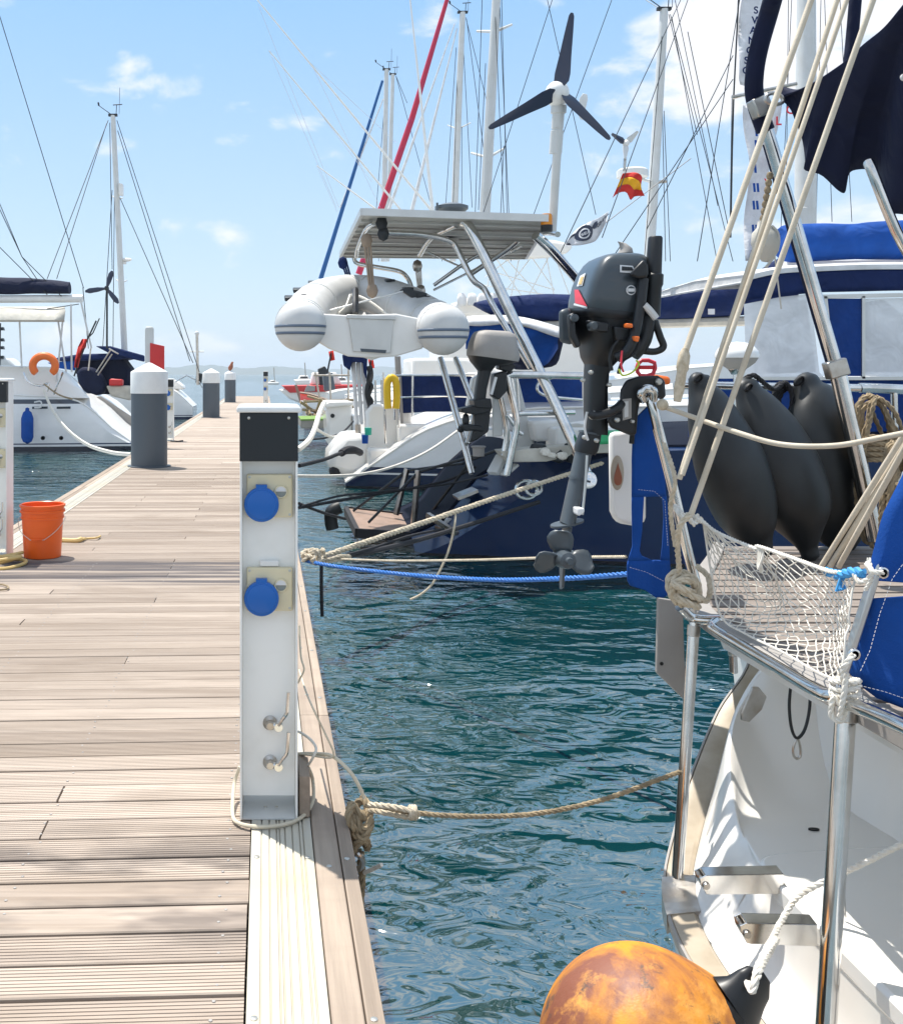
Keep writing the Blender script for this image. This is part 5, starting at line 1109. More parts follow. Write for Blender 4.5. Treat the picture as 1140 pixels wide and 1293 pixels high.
for v in (168,184,214,238,260,290,306,322):
    for s in ((.1,.32) if v>220 else (.12,)):
        g=G(); u=lerp(942,962,s)-(v-200)*.03+3; g.prism([P(u,v-5,YB),P(u+2.6,v-5,YB),P(u+3.6,v+6,YB),P(u+1,v+6,YB)],(0,-.01,0)); 
        g.v=[(x,y-.1,z) for x,y,z in g.v]; obj('letter',g,'canvas_blue',bt,smooth=False)
for ch,u,v in (('S',964,210),(')',960,238),('L',974,160),('C',987,146)):
    obj('letter',text_geo(ch,lambda x,y:P(u+x,v-y,YB)+V((0,-.11,0)),15),'decal_red',bt,smooth=False)
pole('banner_pole',bt,[P(935,-60,YB+.05),P(929,60,YB+.05),P(926,120,YB+.05),P(924,190,YB+.05),P(922,300,YB+.05)],.012,'anthracite')
stubs=pole('cross_spar',bt,[P(924,123,YB),P(1005,106,YB)],.03,'steel_worn')
# ---- white dome light + radar cone near the fenders
g=G(); q=P(930,452,6.2); g.lathe(q,(0,0,1),[(-.07,.0),(-.068,.05),(-.03,.1),(.0,.118),(.006,.118)],28); rb=one('radar_dome',g,'hood_grey','white dome on a short pole standing just left of the clear vinyl window','dome',base=q+V((0,0,-.3)))
g=G(); g.lathe(q,(0,0,1),[(.0,.124),(.02,.124),(.04,.118),(.07,.095),(.09,.06),(.098,0)],28)
g2=G(); ob=rb.location; g2.v=[tuple(V(v)-ob) for v in g.v]; g2.f=g.f; obj('lid',g2,'gelcoat',rb,bevel=.002)
g=G(); g.tube([q+V((0,0,-.5)),q+V((0,0,-.06))],.02,10); g.lathe(q+V((0,0,-.1)),(0,0,1),[(0,.03),(.03,.05),(.035,.05)],14); g2=G(); g2.v=[tuple(V(v)-ob) for v in g.v]; g2.f=g.f; obj('pole',g2,'steel',rb)
# lantern-like danbuoy light on the rigging
g=G(); q=P(966,300,4.0); ax=P(968,330,4.0)-P(963,280,4.0); g.lathe(P(963,278,4.0),ax,[(0,.0),(.005,.02),(.03,.026),(.05,.045),(.09,.052),(.12,.045),(.16,.02),(.165,0)],20); g.tube(catmull([P(974,285,3.98),P(982,295,3.97),P(982,312,3.97),P(974,328,3.98),P(966,338,3.98)],5),.005,6)
g.tube([P(976,310,3.97),P(986,390,4.0)],.003,5)
one('danbuoy_light',g,'canvas_beige','cream horn-shaped rescue light hanging where the cream stays cross the arch','rescue light')
g=G(); 
for k in range(7): g.ball(P(963+k*1.4,276-9*k,4.0),.014,1,1,1.2,8)
one('bead_string',g,'rope_old','string of small beads running up above the cream rescue light','beads')
# ---- white and blue ketch beyond the navy yacht
C=thing('sailing_yacht',(3,18,-.6),'white sailing yacht with navy stripe along its waterline and navy cockpit screens, second behind','sailing yacht')
hull(C,'hull_white_blue',1.32,1,18.0,14,2.0,[(0,-.5),(.5,-.15),(1.2,.35),(1.9,.62),(3,.74),(6,.8),(14,1.4)],.55,None,[(0,.02),(14,.02)],'gelcoat_clean')
g=G(); g.box(1.7,2.3,17.0,19.1,-.4,.05); g.box(2.2,3.0,17.0,19.1,.0,.45); g.px([(463,520),(470,510),(505,512),(520,520),(520,560),(463,580)],17.3,1.4); obj('stern_steps',g,'gelcoat_clean',C,bevel=.05)
def part(par,name,poly,Y,th,m,bevel=.01):
    g=G(); g.px(poly,Y,th); return obj(name,g,m,par,bevel=bevel)
part(C,'weather_cloth',[(505,474),(596,474),(596,520),(540,520),(506,522)],17.2,.03,'canvas_navy')
part(C,'weather_cloth',[(655,478),(735,478),(735,512),(655,512)],17.2,.03,'canvas_midblue')
part(C,'cabin',[(600,470),(760,470),(790,545),(780,600),(600,600)],17.4,1.2,'gelcoat_clean',.1)
for k,(pts) in enumerate([[(503,476),(504,540)],[(521,474),(521,525)],[(498,468),(498,530)],[(484,470),(487,560)]]): pole('stanchion',C,[P(u,v,17.0) for u,v in pts],.02)
pole('guard_rail',C,[P(500,502,17.0),P(560,500,17.0),P(598,501,17.0)],.02); pole('guard_rail',C,[P(500,474,17.0),P(600,474,17.0)],.02)
pole('gantry_post',C,[P(502,450,17.2),P(506,540,17.2)],.05,'hood_grey')
for u in (474,482): pole('boarding_rail',C,[P(u,480,17.4),P(u+1,560,17.4)],.02)
# bimini: blue cover under a white top
g=G(); R=[]
for i in range(13):
    t_=i/12; u=lerp(588,712,t_); top=lerp(402,418,t_)-8*math.sin(math.pi*t_); R.append([P(u,top+9+2*math.sin(t_*9),15.8),P(u,top+5,15.8),P(u+1,top,16.0),P(u+2,top-2,17.2),P(u+2,top+1,18.6)])
g.grid(R); obj('bimini_top',g,'canvas_white',C,ang=80,solid=.02)
g=G(); R=[]
for i in range(17):
    t_=i/16; u=lerp(588,704,t_); top=lerp(408,424,t_)-9*math.sin(math.pi*t_)+3; low=tab([(0,440),(.12,446),(.2,430),(.45,436),(.62,452),(.75,466),(.85,462),(1,440)],t_); R.append([P(u+(k-2)*.5*math.sin(i),lerp(top,low,k/6),15.85+.04*math.sin(i*.9+k)+.25*k/6) for k in range(7)])
g.grid(R); obj('bimini_curtain',g,'canvas_blue',C,ang=80,solid=.02)
part(C,'spray_hood',[(640,425),(715,425),(706,462),(668,468),(648,455)],16.6,1.0,'canvas_dark',.1)
# booms with navy covers
roll('boom_cover',C,cpx([(600,382),(640,374),(700,371),(760,372),(840,366),(880,361),(920,356),(945,350),(975,330),(1000,318)],17.8),cpx([(600,386),(640,405),(700,406),(760,402),(840,404),(880,402),(920,400),(945,398),(975,400),(1000,400)],17.8),17.8,'canvas_navy',.2)
pole('boom',C,[P(620,412,17.8),P(840,408,17.8),P(1000,404,17.8)],.085,'canvas_beige')
g=G(); g.px([(894,390),(902,390),(902,397),(894,397)],17.55,.02); obj('cover_label',g,'decal_white',C)
rigmast(C,612,274,628,-30,18,12.5,'grey_white',[(199,24,-15),(40,26,-15)],False)
rigmast(C,1016,300,1018,-60,18,22,'grey_white',[],False)
part(C,'mast_foot',[(1003,262),(1030,262),(1030,290),(1003,290)],17.8,.2,'grey_white')
wires(C,[((624,-10,18),(636,270,17.2)),((630,-10,18),(645,330,17)),((613,80,18),(604,265,18)),((609,-10,18),(600,268,18)),((636,184,17.4),(632,270,17.4)),((697,0,17),(600,300,17)),((772,0,17),(674,270,17)),((691,0,18),(752,271,18)),((633,-10,18),(640,270,18)),((1000,-20,18),(985,300,18)),((995,0,18),(992,270,18)),((1036,0,18),(1030,280,18)),((1040,-20,18),(1050,280,17)),((859,0,15),(707,320,12)),((868,0,15),(760,300,12.4)),((1060,0,18),(1075,280,18))],.006,'anthracite')
# yellow horseshoe buoy
def horseshoe(label,c,sx,sz,m,r,gap=.9,grp=None):
    g=G(); pts=[c+V((math.sin(a)*sx,0,math.cos(a)*sz)) for a in [lerp(-math.pi+gap,math.pi-gap,i/24) for i in range(25)]]
    g.tube(pts,[r*(.8 if i in (0,24) else 1) for i in range(25)],12); return one('lifebuoy',g,m,label,'lifebuoy',base=c)
g=G(); Yh=16.8; pts=[P(490,516,Yh),P(489,500,Yh),P(489,485,Yh),P(492,478,Yh),P(496,477,Yh),P(500,483,Yh),P(501,500,Yh),P(500,516,Yh)]
g.tube(catmull(pts,5),.06,12); one('lifebuoy',g,'yellow','yellow horseshoe lifebuoy hanging upright beside the navy cockpit screen','lifebuoy')
g=G(); g.lathe(P(461,560,17),(0,0,1),[(0,.05),(.14,.055),(.14,.0)],16); tc_=one('drinks_bottle',g,'canvas_blue','teal and blue bottle standing on the white stern steps','bottle')
g=G(); b0=tc_.location; g.lathe(V((0,0,.14)),(0,0,1),[(0,.055),(.12,.062),(.12,0)],16); obj('top',g,'teal_cup',tc_)
# folded parasol / tender cover, white and blue bundle
g=G()
for u0,u1,m_ in ((444,449,0),(450,455,0),(456,461,0)): g.px([(u0,458),(u1,456),(u1+4,536),(u0+5,536)],17.6,.12)
wb_=one('folded_awning',g,'canvas_white','folded white awning standing upright with a navy cover over its top','awning',base=P(455,560,17.6),bevel=.02)
bb=wb_.location; g=G(); g.loft([[P(u,v,Y)-bb for u,v in [(432,448),(440,446),(464,452),(463,480),(459,470),(458,458),(445,457),(442,468),(434,462)]] for Y in (17.45,17.8)]); obj('cover',g,'canvas_navy',wb_,bevel=.02)
g=G(); g.tube([P(452,536,17.6)-bb,P(453,560,17.6)-bb],.05,8); obj('pole',g,'steel_worn',wb_)
g=G(); g.tube(catmull([P(466+2*math.sin(k),462+k*7,17.5) for k in range(9)],4),.05,6); g.tube(catmull([P(468+2*math.cos(k*2),470+k*6,17.45) for k in range(8)],4),.03,6); one('cable_bundle',g,'anthracite','tangle of dark cables hanging beside the folded white awning','cables')
g=G(); g.ball(P(423,594,17.4),.105,1,1,1.05,14); g.tube([P(423,585,17.4),P(428,575,17.4)],.015,6); one('ball_fender',g,'rope_black','round black ball fender hung on the white stern quarter of the second yacht','fender')
part(C,'bathing_platform',[(416,572),(435,548),(470,548),(468,600),(440,602),(414,594)],17.3,1.2,'gelcoat_clean',.12)
# ---- third row: white motor yacht stern
Dm=thing('sailing_yacht',(3,25,-.6),'white yacht whose boxy stern locker shows between the folded awning and the dock','sailing yacht')
hull(Dm,'hull_white',2.0,1,25,12,1.9,[(0,.3),(.6,.45),(3,.7),(12,1.2)],.8,None,[(0,.02),(12,.02)])
part(Dm,'stern_locker',[(411,516),(416,510),(445,510),(445,565),(415,563)],23.6,1.5,'gelcoat_clean',.06)
part(Dm,'locker_lid',[(409,512),(416,507),(446,507),(446,512),(412,515)],23.5,1.6,'gelcoat_clean',.03)
g=G(); g.lathe(P(420,525,23.55),(0,-1,0),[(0,.05),(.02,.05),(.02,0)],12); obj('vent',g,'black_void',Dm)
part(Dm,'cabin',[(520,452),(590,452),(640,470),(640,510),(520,510)],24,1.6,'gelcoat_clean',.08)
rigmast(Dm,819,330,838,12,25,11.5,'grey_white',[],True)
g=G(); g.lathe(P(798,224,24.6),(0,0,1),[(0,.36),(.16,.36),(.2,.3),(.2,0)],20); g.tube([P(806,225,24.6),P(824,230,25)],.04,6); obj('radar',g,'white_paint',Dm)
g=G(); g.tube(catmull([P(822,236,25),P(832,230,25),P(841,229,25)],4),.04,6); obj('mast_light',g,'steel_worn',Dm)
wires(Dm,[((844,18,25),(880,170,24)),((846,18,25),(925,330,24)),((848,22,25),(905,330,24)),((852,0,26),(906,260,25)),((838,14,25),(813,330,24)),((836,140,25),(840,330,25)),((838,140,25),(846,330,24.6)),((935,-10,20),(880,330,20)),((925,70,20),(816,290,20)),((925,100,20),(770,330,20)),((872,200,22),(740,300,22)),((868,40,22),(922,300,22)),((924,120,20),(921,300,20)),((815,0,26),(838,14,25))],.009,'anthracite')
# small second turbine
t2=P(790,181,14.5); g=G(); g.ball(t2,.05,1,1.3,1,10)
tw=one('wind_turbine',g,'white_paint','small three-bladed wind turbine just above the striped flag','wind turbine',base=P(788,214,14.5)); bb=tw.location
for u,v in ((772,169),(805,166),(789,200)):
    g=G(); e=P(u,v,14.4); d=e-t2; s_=d.normalized().cross(V((0,1,0))); g.loft([[t2+d*t_+s_*w_-bb,t2+d*t_+V((0,.02,0))-bb,t2+d*t_-s_*w_-bb,t2+d*t_-V((0,.02,0))-bb] for t_,w_ in ((.1,.03),(.3,.05),(1,.02))]); obj('blade',g,'blade_navy' if u==772 else 'grey_white',tw,ang=60)
g=G(); g.tube([t2-bb,P(788,216,14.5)-bb],.02,6); obj('pole',g,'steel_worn',tw)
# ---- sport fishing boat with tower and outriggers
Sf=thing('fishing_boat',(6,31,-.6),'white sport fishing boat with lattice tower, hardtop and long outrigger poles','fishing boat')
hull(Sf,'hull_white',2.6,1,31,12,2.2,[(0,.5),(3,.7),(12,1.6)],.9,None,[(0,.02),(12,.02)])
part(Sf,'cabin',[(560,395),(660,380),(760,395),(760,500),(560,500)],29.5,2.8,'gelcoat_clean',.2)
part(Sf,'flybridge',[(575,386),(585,376),(700,372),(740,392),(700,402),(575,402)],29.2,3.2,'gelcoat_clean',.15)
for k in range(4): 
    g=G(); u=583+13*k; g.loft([[P(u+dx,v,29+dy) for dx,dy in ((-6,-.1),(6,-.1),(6,.1),(-6,.1))] for v in (386,376)]+[[P(u+dx,370,29+dy) for dx,dy in ((-4,0),(4,0),(4,.1),(-4,.1))]]); obj('seat',g,'canvas_white',Sf,bevel=.05)
g=G(); ring=[(606,322),(616,309),(660,303),(700,304),(724,310),(716,320),(690,326),(640,329)]
g.loft([[P(u,v,28.6) for u,v in ring],[P(u,v-1,31.5) for u,v in ring]]); obj('hardtop',g,'gelcoat_clean',Sf,bevel=.08)
for a,b in (((622,326),(612,378)),((640,328),(680,372)),((668,328),(632,376)),((672,326),(700,366)),((700,322),(720,376)),((655,328),(645,375)),((612,340),(700,366)),((610,360),(716,376)),((700,310),(668,372)),((690,326),(700,376)),((640,329),(612,350)),((626,326),(660,376))):
    g=G(); g.tube([P(*a,29),P(*b,29)],.016,6); obj('tower_tube',g,'white_paint',Sf)
for a,b,r in (((560,284,30),(322,-4,30),(.042,.018)),((520,282,30),(340,64,30),(.036,.016)),((480,268,30),(400,209,30),(.03,.015)),((548,282,30),(517,-8,30),(.055,.02))):
    g=G(); g.tube([P(*a),P(*b)],list(r),6); obj('outrigger',g,'white_paint',Sf)
wires(Sf,[((327,8,30),(428,262,30)),((340,64,30),(425,262,30)),((393,80,30),(500,180,30)),((393,80,30),(480,262,30)),((396,132,30),(470,230,30)),((400,209,30),(426,268,30))],.006,'grey_white','outrigger_stay')
# ---- yachts farther along the row
def faryacht(x0,yc,label,L=11,m='hull_white'):
    t=thing('sailing_yacht',(x0+2,yc,-.6),label,'sailing yacht'); hull(t,m,x0,1,yc,L,1.9,[(0,.35),(.6,.5),(3,.7),(L,1.2)],.75,None,[(0,.02),(L,.02)])
    g=G(); R=[[V((x0+3+dx,yc+y*w_,z)) for y in (-1,-.6,.6,1)]+[V((x0+6.5-dx,yc+y*w_,z)) for y in (1,.6,-.6,-1)] for dx,w_,z in ((0,1.2,.6),(.1,1.1,1.0),(.4,.9,1.25),(.8,.6,1.3))]; g.loft(R); obj('cabin',g,'gelcoat_clean',t,ang=30); return t
E=faryacht(3,37,'white yacht whose mast carries a spreader, right of the red furled sail')
rigmast(E,571,330,584,16,37,8.5,'grey_white',[(163,18,-10)],True)
wires(E,[((588,22,37),(620,150,37)),((589,24,37),(612,200,36)),((576,60,37),(558,330,37)),((577,100,37),(572,262,36)),((585,60,37),(596,262,37)),((583,160,37),(583,262,37))],.011,'anthracite')
for a,b,r0,r1 in (((574,30),(490,268),.018,.058),((577,36),(519,270),.018,.07)):
    g=G(); g.tube([P(*a,37),P(*b,37)],[r0,r1],8); obj('furled_sail',g,'canvas_white',E)
Fy=faryacht(3.5,44,'white yacht with a red furled foresail slanting up behind the solar panel')
mat('sail_red',(.5,.02,.06),.7,n=(2,.4,.7,(.42,.03,.1)))
g=G(); g.tube([P(453,346,40),P(520,150,40),P(566,-6,40)],[.13,.12,.08],10); obj('furled_sail',g,'sail_red',Fy)
rigmast(Fy,484,330,488,88,44,6.5,'grey_white',[],True)
wires(Fy,[((488,100,44),(470,330,44)),((487,200,44),(478,330,44))],.012,'anthracite')
Gy=faryacht(3,50,'faraway white yacht with a blue furled foresail left of the twin masts')
g=G(); g.tube([P(405,352,48),P(483,102,48)],[.11,.06],8); mat('sail_blue',(.01,.1,.3),.7); obj('furled_sail',g,'sail_blue',Gy)
g=G(); g.tube([P(430,262,48),P(484,125,48)],[.05,.03],6); obj('furled_sail',g,'canvas_white',Gy)
rigmast(Gy,489,330,496,94,50,5.6,'grey_white',[],True)
wires(Gy,[((500,96,50),(514,130,50)),((500,96,50),(545,262,50)),((497,110,50),(486,330,50))],.013,'anthracite')
# ---- red and white small boat, clutter at the far end
Rb=thing('motor_boat',(1.5,60,-.6),'small open boat with red upper sides far off beside the end of the dock','motor boat')
g=G(); YR=60
for poly,Y,th in (([(352,492),(420,486),(470,486),(470,512),(382,510),(366,504)],60,2.2),): g.px(poly,Y,th)
obj('hull',g,'gelcoat_clean',Rb,bevel=.1)
part(Rb,'sheer_band',[(356,487),(420,486),(470,486),(470,493),(366,496)],59.9,2.4,'red',.05); part(Rb,'sheer_band',[(388,486),(398,488),(398,494),(384,495)],59.7,.1,'hood_grey',.02)
part(Rb,'cabin',[(395,470),(425,470),(432,486),(392,486)],60.3,1.6,'gelcoat_clean',.1)
part(Rb,'console',[(402,466),(410,462),(416,470),(414,486),(404,486)],59.9,1,'anthracite',.05)
Wb=thing('motor_boat',(1.3,40,-.6),'white launch with upswept red-brown bow tied beside the far dock','motor boat')
g=G(); R=[]
for s in range(9):
    t_=s/8; X=lerp(1.35,4.2,t_); zt=lerp(.55,.1,ease(t_*1.6)); wv=.75*math.sin(min(1,.08+t_*1.3)*math.pi/2); R.append([V((X,40-wv,zt)),V((X+.1*(1-t_),40-wv*.8,-.35)),V((X+.25*(1-t_),40,-.75)),V((X+.1*(1-t_),40+wv*.8,-.35)),V((X,40+wv,zt))])
g.grid(R); obj('hull',g,'hull_red',Wb,solid=.04)
g=G(); g.tube([r[0] for r in R],.04,6); g.tube([r[4] for r in R],.04,6); g.beam(R[0][0]+V((-.15,.7,.3)),R[0][0]+V((.1,.7,-.5)),.1,.1); obj('gunwale',g,'wood_trim',Wb)
part(Wb,'console',[(408,474),(420,470),(424,492),(410,494)],40,.6,'pile_grey',.05)
for i,(u,v,w_,h_,Y,m,lb) in enumerate([(384,474,26,12,75,'gelcoat_clean','white motor boat far out past the red boat'),(430,476,34,12,70,'gelcoat_clean','white cabin cruiser farthest along the right row'),(345,480,16,6,90,'grey_white','tiny pale boat near the horizon just right of the far pedestal')]):
    t=thing('motor_boat',P(u,v+h_,Y),lb,'motor boat'); g=G(); g.px([(u-w_/2,v+h_*.45),(u+w_/2,v+h_*.4),(u+w_/2,v+h_),(u-w_*.35,v+h_)],Y,1.8); obj('hull',g,m,t,bevel=.1)
    g=G(); g.px([(u-w_*.2,v),(u+w_*.2,v),(u+w_*.3,v+h_*.5),(u-w_*.3,v+h_*.5)],Y+.3,1.2); cb_=obj('cabin',g,'gelcoat_clean',t,bevel=.08)
    g=G(); g.px([(u-w_*.15,v+h_*.12),(u+w_*.15,v+h_*.12),(u+w_*.2,v+h_*.3),(u-w_*.2,v+h_*.3)],Y+.27,.05); obj('window',g,'glass_dark',cb_)
    pole('mast',t,[P(u+2,v+2,Y),P(u+1,v-16,Y)],.04,'steel_worn',6)
g=G(); 
for v in (534,): g.px([(380,530),(420,528),(424,541),(380,541)],26,2.4)
Fp=one('floating_pontoon',g,'concrete','low pontoon with green weed on its deck, afloat beyond the closest pedestal','pontoon',bevel=.03)
bb=Fp.location; g=G(); h=G(); h.px([(380,529.4),(412,528.5),(414,530.6),(380,531.2)],25.98,2.0); g.v=[tuple(V(v)-bb) for v in h.v]; g.f=h.f; obj('weed',g,'algae',Fp)
g=G()
rr=random.Random(8)
for k in range(12): g.tube([P(rr.uniform(378,450),rr.uniform(500,528),28),P(rr.uniform(378,450),rr.uniform(498,530),28.5)],.04,5)
one('spar_stack',g,'rope_old','untidy stack of spars and poles lying across the weedy pontoon','spars')
for (u,v,Y,c,lb) in ((418,448,34,'flag_red','little red flag on a staff left of the folded awning'),(468,458,30,'flag_red','little red flag right of the folded awning, under the dinghy')):
    t=thing('flag',P(u-5,v+24,Y),lb,'flag','little red flags by the awning'); pole('staff',t,[P(u-5,v+24,Y),P(u+1,v-5,Y)],.03,'anthracite',6)
    g=G(); g.grid([[P(u-3+k*2+(2 if i else 0),v-4+12*i-(k*.5),Y+.05*math.sin(k*2)) for k in range(4)] for i in range(2)]); obj('cloth',g,c,t,solid=.01)
pole_=G(); 
for (u0,v0,u1,v1,Y) in ((405,510,398,470,30),(396,474,442,474,30),(418,510,416,470,30),(440,520,440,452,30)): pole_.tube([P(u0,v0,Y),P(u1,v1,Y)],.03,6)
one('rail_frame',pole_,'steel_worn','thin metal rails and posts above the weedy pontoon','rail')
# ---------------------------------------------------------------- left side: white yacht with bimini
L1=thing('sailing_yacht',(-7,26.8,-.6),'white yacht on the left with orange lifebuoy, beige bimini and navy boom cover','sailing yacht')
hull(L1,'hull_left',-3.25,-1,26.9,12,2.1,[(0,-.42),(.5,-.05),(1.0,.42),(1.45,.7),(2.4,.74),(12,1.3)],.8,None,[(0,.08),(12,.03)])
g=G(); R=[]
for (u,zt) in ((108,497),(98,482),(84,470),(66,464),(30,463),(-60,462)):
    R.append([P(u+6,503,25.1),P(u+3,lerp(503,zt,.6),25.3),P(u,zt,25.8),P(u,zt-1,27),P(u,zt,28),P(u+6,503,28.6)])
g.loft(R,caps=True); obj('coaming',g,'gelcoat_clean',L1,ang=50,bevel=.03)
for u0,u1,v in ((41,60,515),(72,89,515)): part(L1,'hull_window',[(u0,v-1.5),(u1,v-1.8),(u1,v+1.2),(u0,v+1.4)],24.72,.1,'glass_dark',.005)
for u,v in ((55,553),(78,553)):
    g=G(); g.lathe(P(u,v,24.75),(0,-1,0),[(0,.05),(.05,.05),(.05,.035),(.0,.035)],14); obj('exhaust',g,'anthracite',L1)
g=G(); g.tube(catmull([P(44,508,24.7),P(52,507,24.65),P(52,514,24.65),P(44,515,24.7)],4),.02,6); obj('grab_handle',g,'grey_white',L1)
bim=G(); R=[]
for i in range(9):
    u=lerp(-40,82,i/8); R.append([P(u,406,25),P(u,404,25)+V((0,-.04,0)),P(u,392+2*math.cos(i),25)+V((0,.1,0)),P(u,388,27),P(u,390,28.4),P(u,396,28.6)])
bim.grid(R); obj('bimini',bim,'canvas_beige',L1,ang=60,solid=.03)
roll('boom_cover',L1,cpx([(-60,345),(0,350),(40,351),(70,354),(88,356)],26),cpx([(-60,372),(0,372),(40,371),(70,371),(89,371)],26),26,'canvas_dark',.22)
pole('boom',L1,[P(-60,378,26),P(105,377,26)],[.1,.1],'white_paint',10)
for a,b in (((25,404),(28,465)),((73,400),(84,470)),((90,384),(91,470)),((80,402),(70,500)),((102,378),(116,440))): pole('bimini_leg',L1,[P(*a,25.3),P(*b,25.3)],.025,'grey_white',6)
for (a,b) in (((0,20),(106,364)),((0,257),(28,324)),((0,264),(28,324)),((28,324),(60,372)),((28,324),(78,374)),((0,312),(60,372)),((105,363),(112,440)),((60,390),(100,384))): wires(L1,[((*a,26),(*b,25.8))],.011,'anthracite')
pole('stern_post',L1,[P(68,498,24.9),P(80,470,24.9)],.025); pole('stern_rail',L1,[P(30,470,25),P(36,482,24.9),P(50,487,24.8),P(62,484,24.8),P(60,494,24.8)],.025,'steel',8,4)
g=G(); g.lathe(P(35,560,24.5),(0,0,1),[(0,.02),(.04,.1),(.15,.145),(.6,.145),(.74,.1),(.78,.05),(.84,.045),(.86,0)],20); one('fender',g,'canvas_blue','long blue fender hanging against the white hull on the left','fender',base=P(35,515,24.6))
o=horseshoe('bright orange horseshoe lifebuoy on the stern rail of the left yacht',P(56,462,24.7),.27,.24,'orange_glow',.095,.75)
# ensign
t=thing('flag',P(94,480,24.6),'red ensign drooping on a dark staff beside the navy spray hood on the left','flag'); pole('staff',t,[P(94,475,24.6),P(110,430,24.6),P(122,405,24.6)],.022,'anthracite',6)
g=G(); g.grid([[P(lerp(a,b,k/4),v,24.6+.08*math.sin(i*1.3+k*1.5)) for k in range(5)] for i,(v,a,b) in enumerate([(428,104,110),(438,99,109),(446,97,104),(454,95,101),(464,94,99)])]); obj('cloth',g,'flag_red',t,ang=80,solid=.01)
# second left yacht, dark canvas
L2=thing('sailing_yacht',(-8,33,-.6),'yacht on the left with navy cockpit canvas and tall grey mast behind the white one','sailing yacht')
hull(L2,'hull_white',-4.3,-1,33,12,2.1,[(0,-.3),(.6,.3),(1.4,.75),(12,1.3)],.85,None,[(0,.02),(12,.02)])
part(L2,'spray_hood',[(96,470),(104,463),(118,464),(128,474),(134,488),(130,498),(116,500),(100,490)],31.0,.6,'canvas_dark',.1)
part(L2,'cockpit_tent',[(95,448),(150,446),(165,466),(165,498),(112,498),(95,470)],31.8,1.2,'canvas_dark',.1)
part(L2,'bimini',[(70,452),(100,447),(150,446),(160,452),(150,454),(72,456)],31.4,2.4,'canvas_navy',.08)
g=G(); g.loft([[P(u,v,Y) for u,v in [(121,437),(140,437),(183,449),(183,457),(140,447)]] for Y in (31.2,33.2)]); obj('solar_awning',g,'canvas_navy',L2,bevel=.04)
part(L2,'bench_cushion',[(138,479),(141,478),(155,479),(155,487),(138,487)],30.9,.3,'red',.04); part(L2,'cockpit_seat',[(134,487),(165,487),(165,506),(140,500)],31.0,.6,'canvas_beige',.05)
part(L2,'sun_panel',[(60,458),(95,455),(95,468),(75,465)],31.5,.1,'canvas_blue',.02)
for a,b in (((122,470),(140,442)),((124,474),(142,447)),((138,440),(150,447)),((115,440),(112,468))): pole('hood_frame',L2,[P(*a,31),P(*b,31)],.025,'steel_worn',6)
rigmast(L2,158,450,143,146,33,7.5,'grey_white',[(252,-7,-6),(357,-8,-5)],True)
g=G(); g.px([(150,231),(155,232),(155,246),(150,245)],32.7,.3); g.lathe(P(160,330,33),(0,0,1),[(0,.1),(.06,.16),(.1,.1),(.1,0)],14,1.2,.8); g.tube([P(153,331,33),P(160,332,33)],.05,6); obj('radar',g,'white_paint',L2)
wires(L2,[((137,152,33),(60,352,30)),((135,156,33),(72,352,30)),((148,152,33),(252,470,30)),((149,165,33),(240,456,30)),((152,250,33),(244,458,30)),((139,155,33),(142,340,33)),((142,240,33),(130,440,32)),((145,230,33),(143,440,33))],.012,'anthracite')
pole('turbine_pole',L2,[P(135.5,364,31),P(135.5,440,31)],.03,'anthracite',8)
g=G(); q=P(135,364,30.9); g.ball(q,.08,1,1,1,8); tn=obj('turbine_hub',g,'anthracite',L2)
for u,v in ((142,342),(108,368),(150,383)):
    g=G(); e=P(u,v,30.85); d=e-q; s_=d.normalized().cross(V((0,1,0))); g.loft([[q+d*t_+s_*w_,q+d*t_+V((0,.03,0)),q+d*t_-s_*w_,q+d*t_-V((0,.03,0))] for t_,w_ in ((.05,.03),(.4,.07),(.8,.08),(1,.03))]); obj('blade',g,'blade_navy',tn,ang=60)
pole('boom_tip',L2,[P(100,440,31),P(118,420,31),P(126,402,31)],.02,'anthracite',6)
# tender / beige boarding ramp on the stern of the second left yacht
g=G(); g.loft([[P(u,v,Y) for u,v in [(122,501),(128,500),(170,528),(176,545),(165,545)]] for Y in (27.8,29.8)]); one('boarding_ramp',g,'hood_grey','grey-beige ramp sloping down behind the stern of the left white yacht','ramp',bevel=.02)
# third left boat
L3=thing('motor_boat',(-6,44,-.6),'small white boat between the first two grey pilings','motor boat')
hull(L3,'hull_white',-3.0,-1,44,8,1.5,[(0,-.1),(.4,.3),(.8,.62),(8,1.0)],.9,None,[(0,.02),(8,.02)])
pole('mast',L3,[P(250,486,43),P(249,422,43)],.06,'steel_worn',8)
g=G(); g.ball(P(249,421,43),.1,1,1,1,10); obj('mast_lamp',g,'grey_white',L3); g=G(); g.tube([P(240,444,43),P(258,444,43)],.03,6); obj('crosstree',g,'grey_white',L3)
pole('rail',L3,[P(222,482,43),P(236,474,43),P(252,482,43),P(256,490,43)],.03); part(L3,'cabin',[(190,478),(222,480),(232,488),(232,492),(190,492)],43.5,1.2,'gelcoat_clean',.1)
part(L3,'motor',[(248,470),(256,472),(254,486),(247,484)],43,.3,'anthracite',.05)
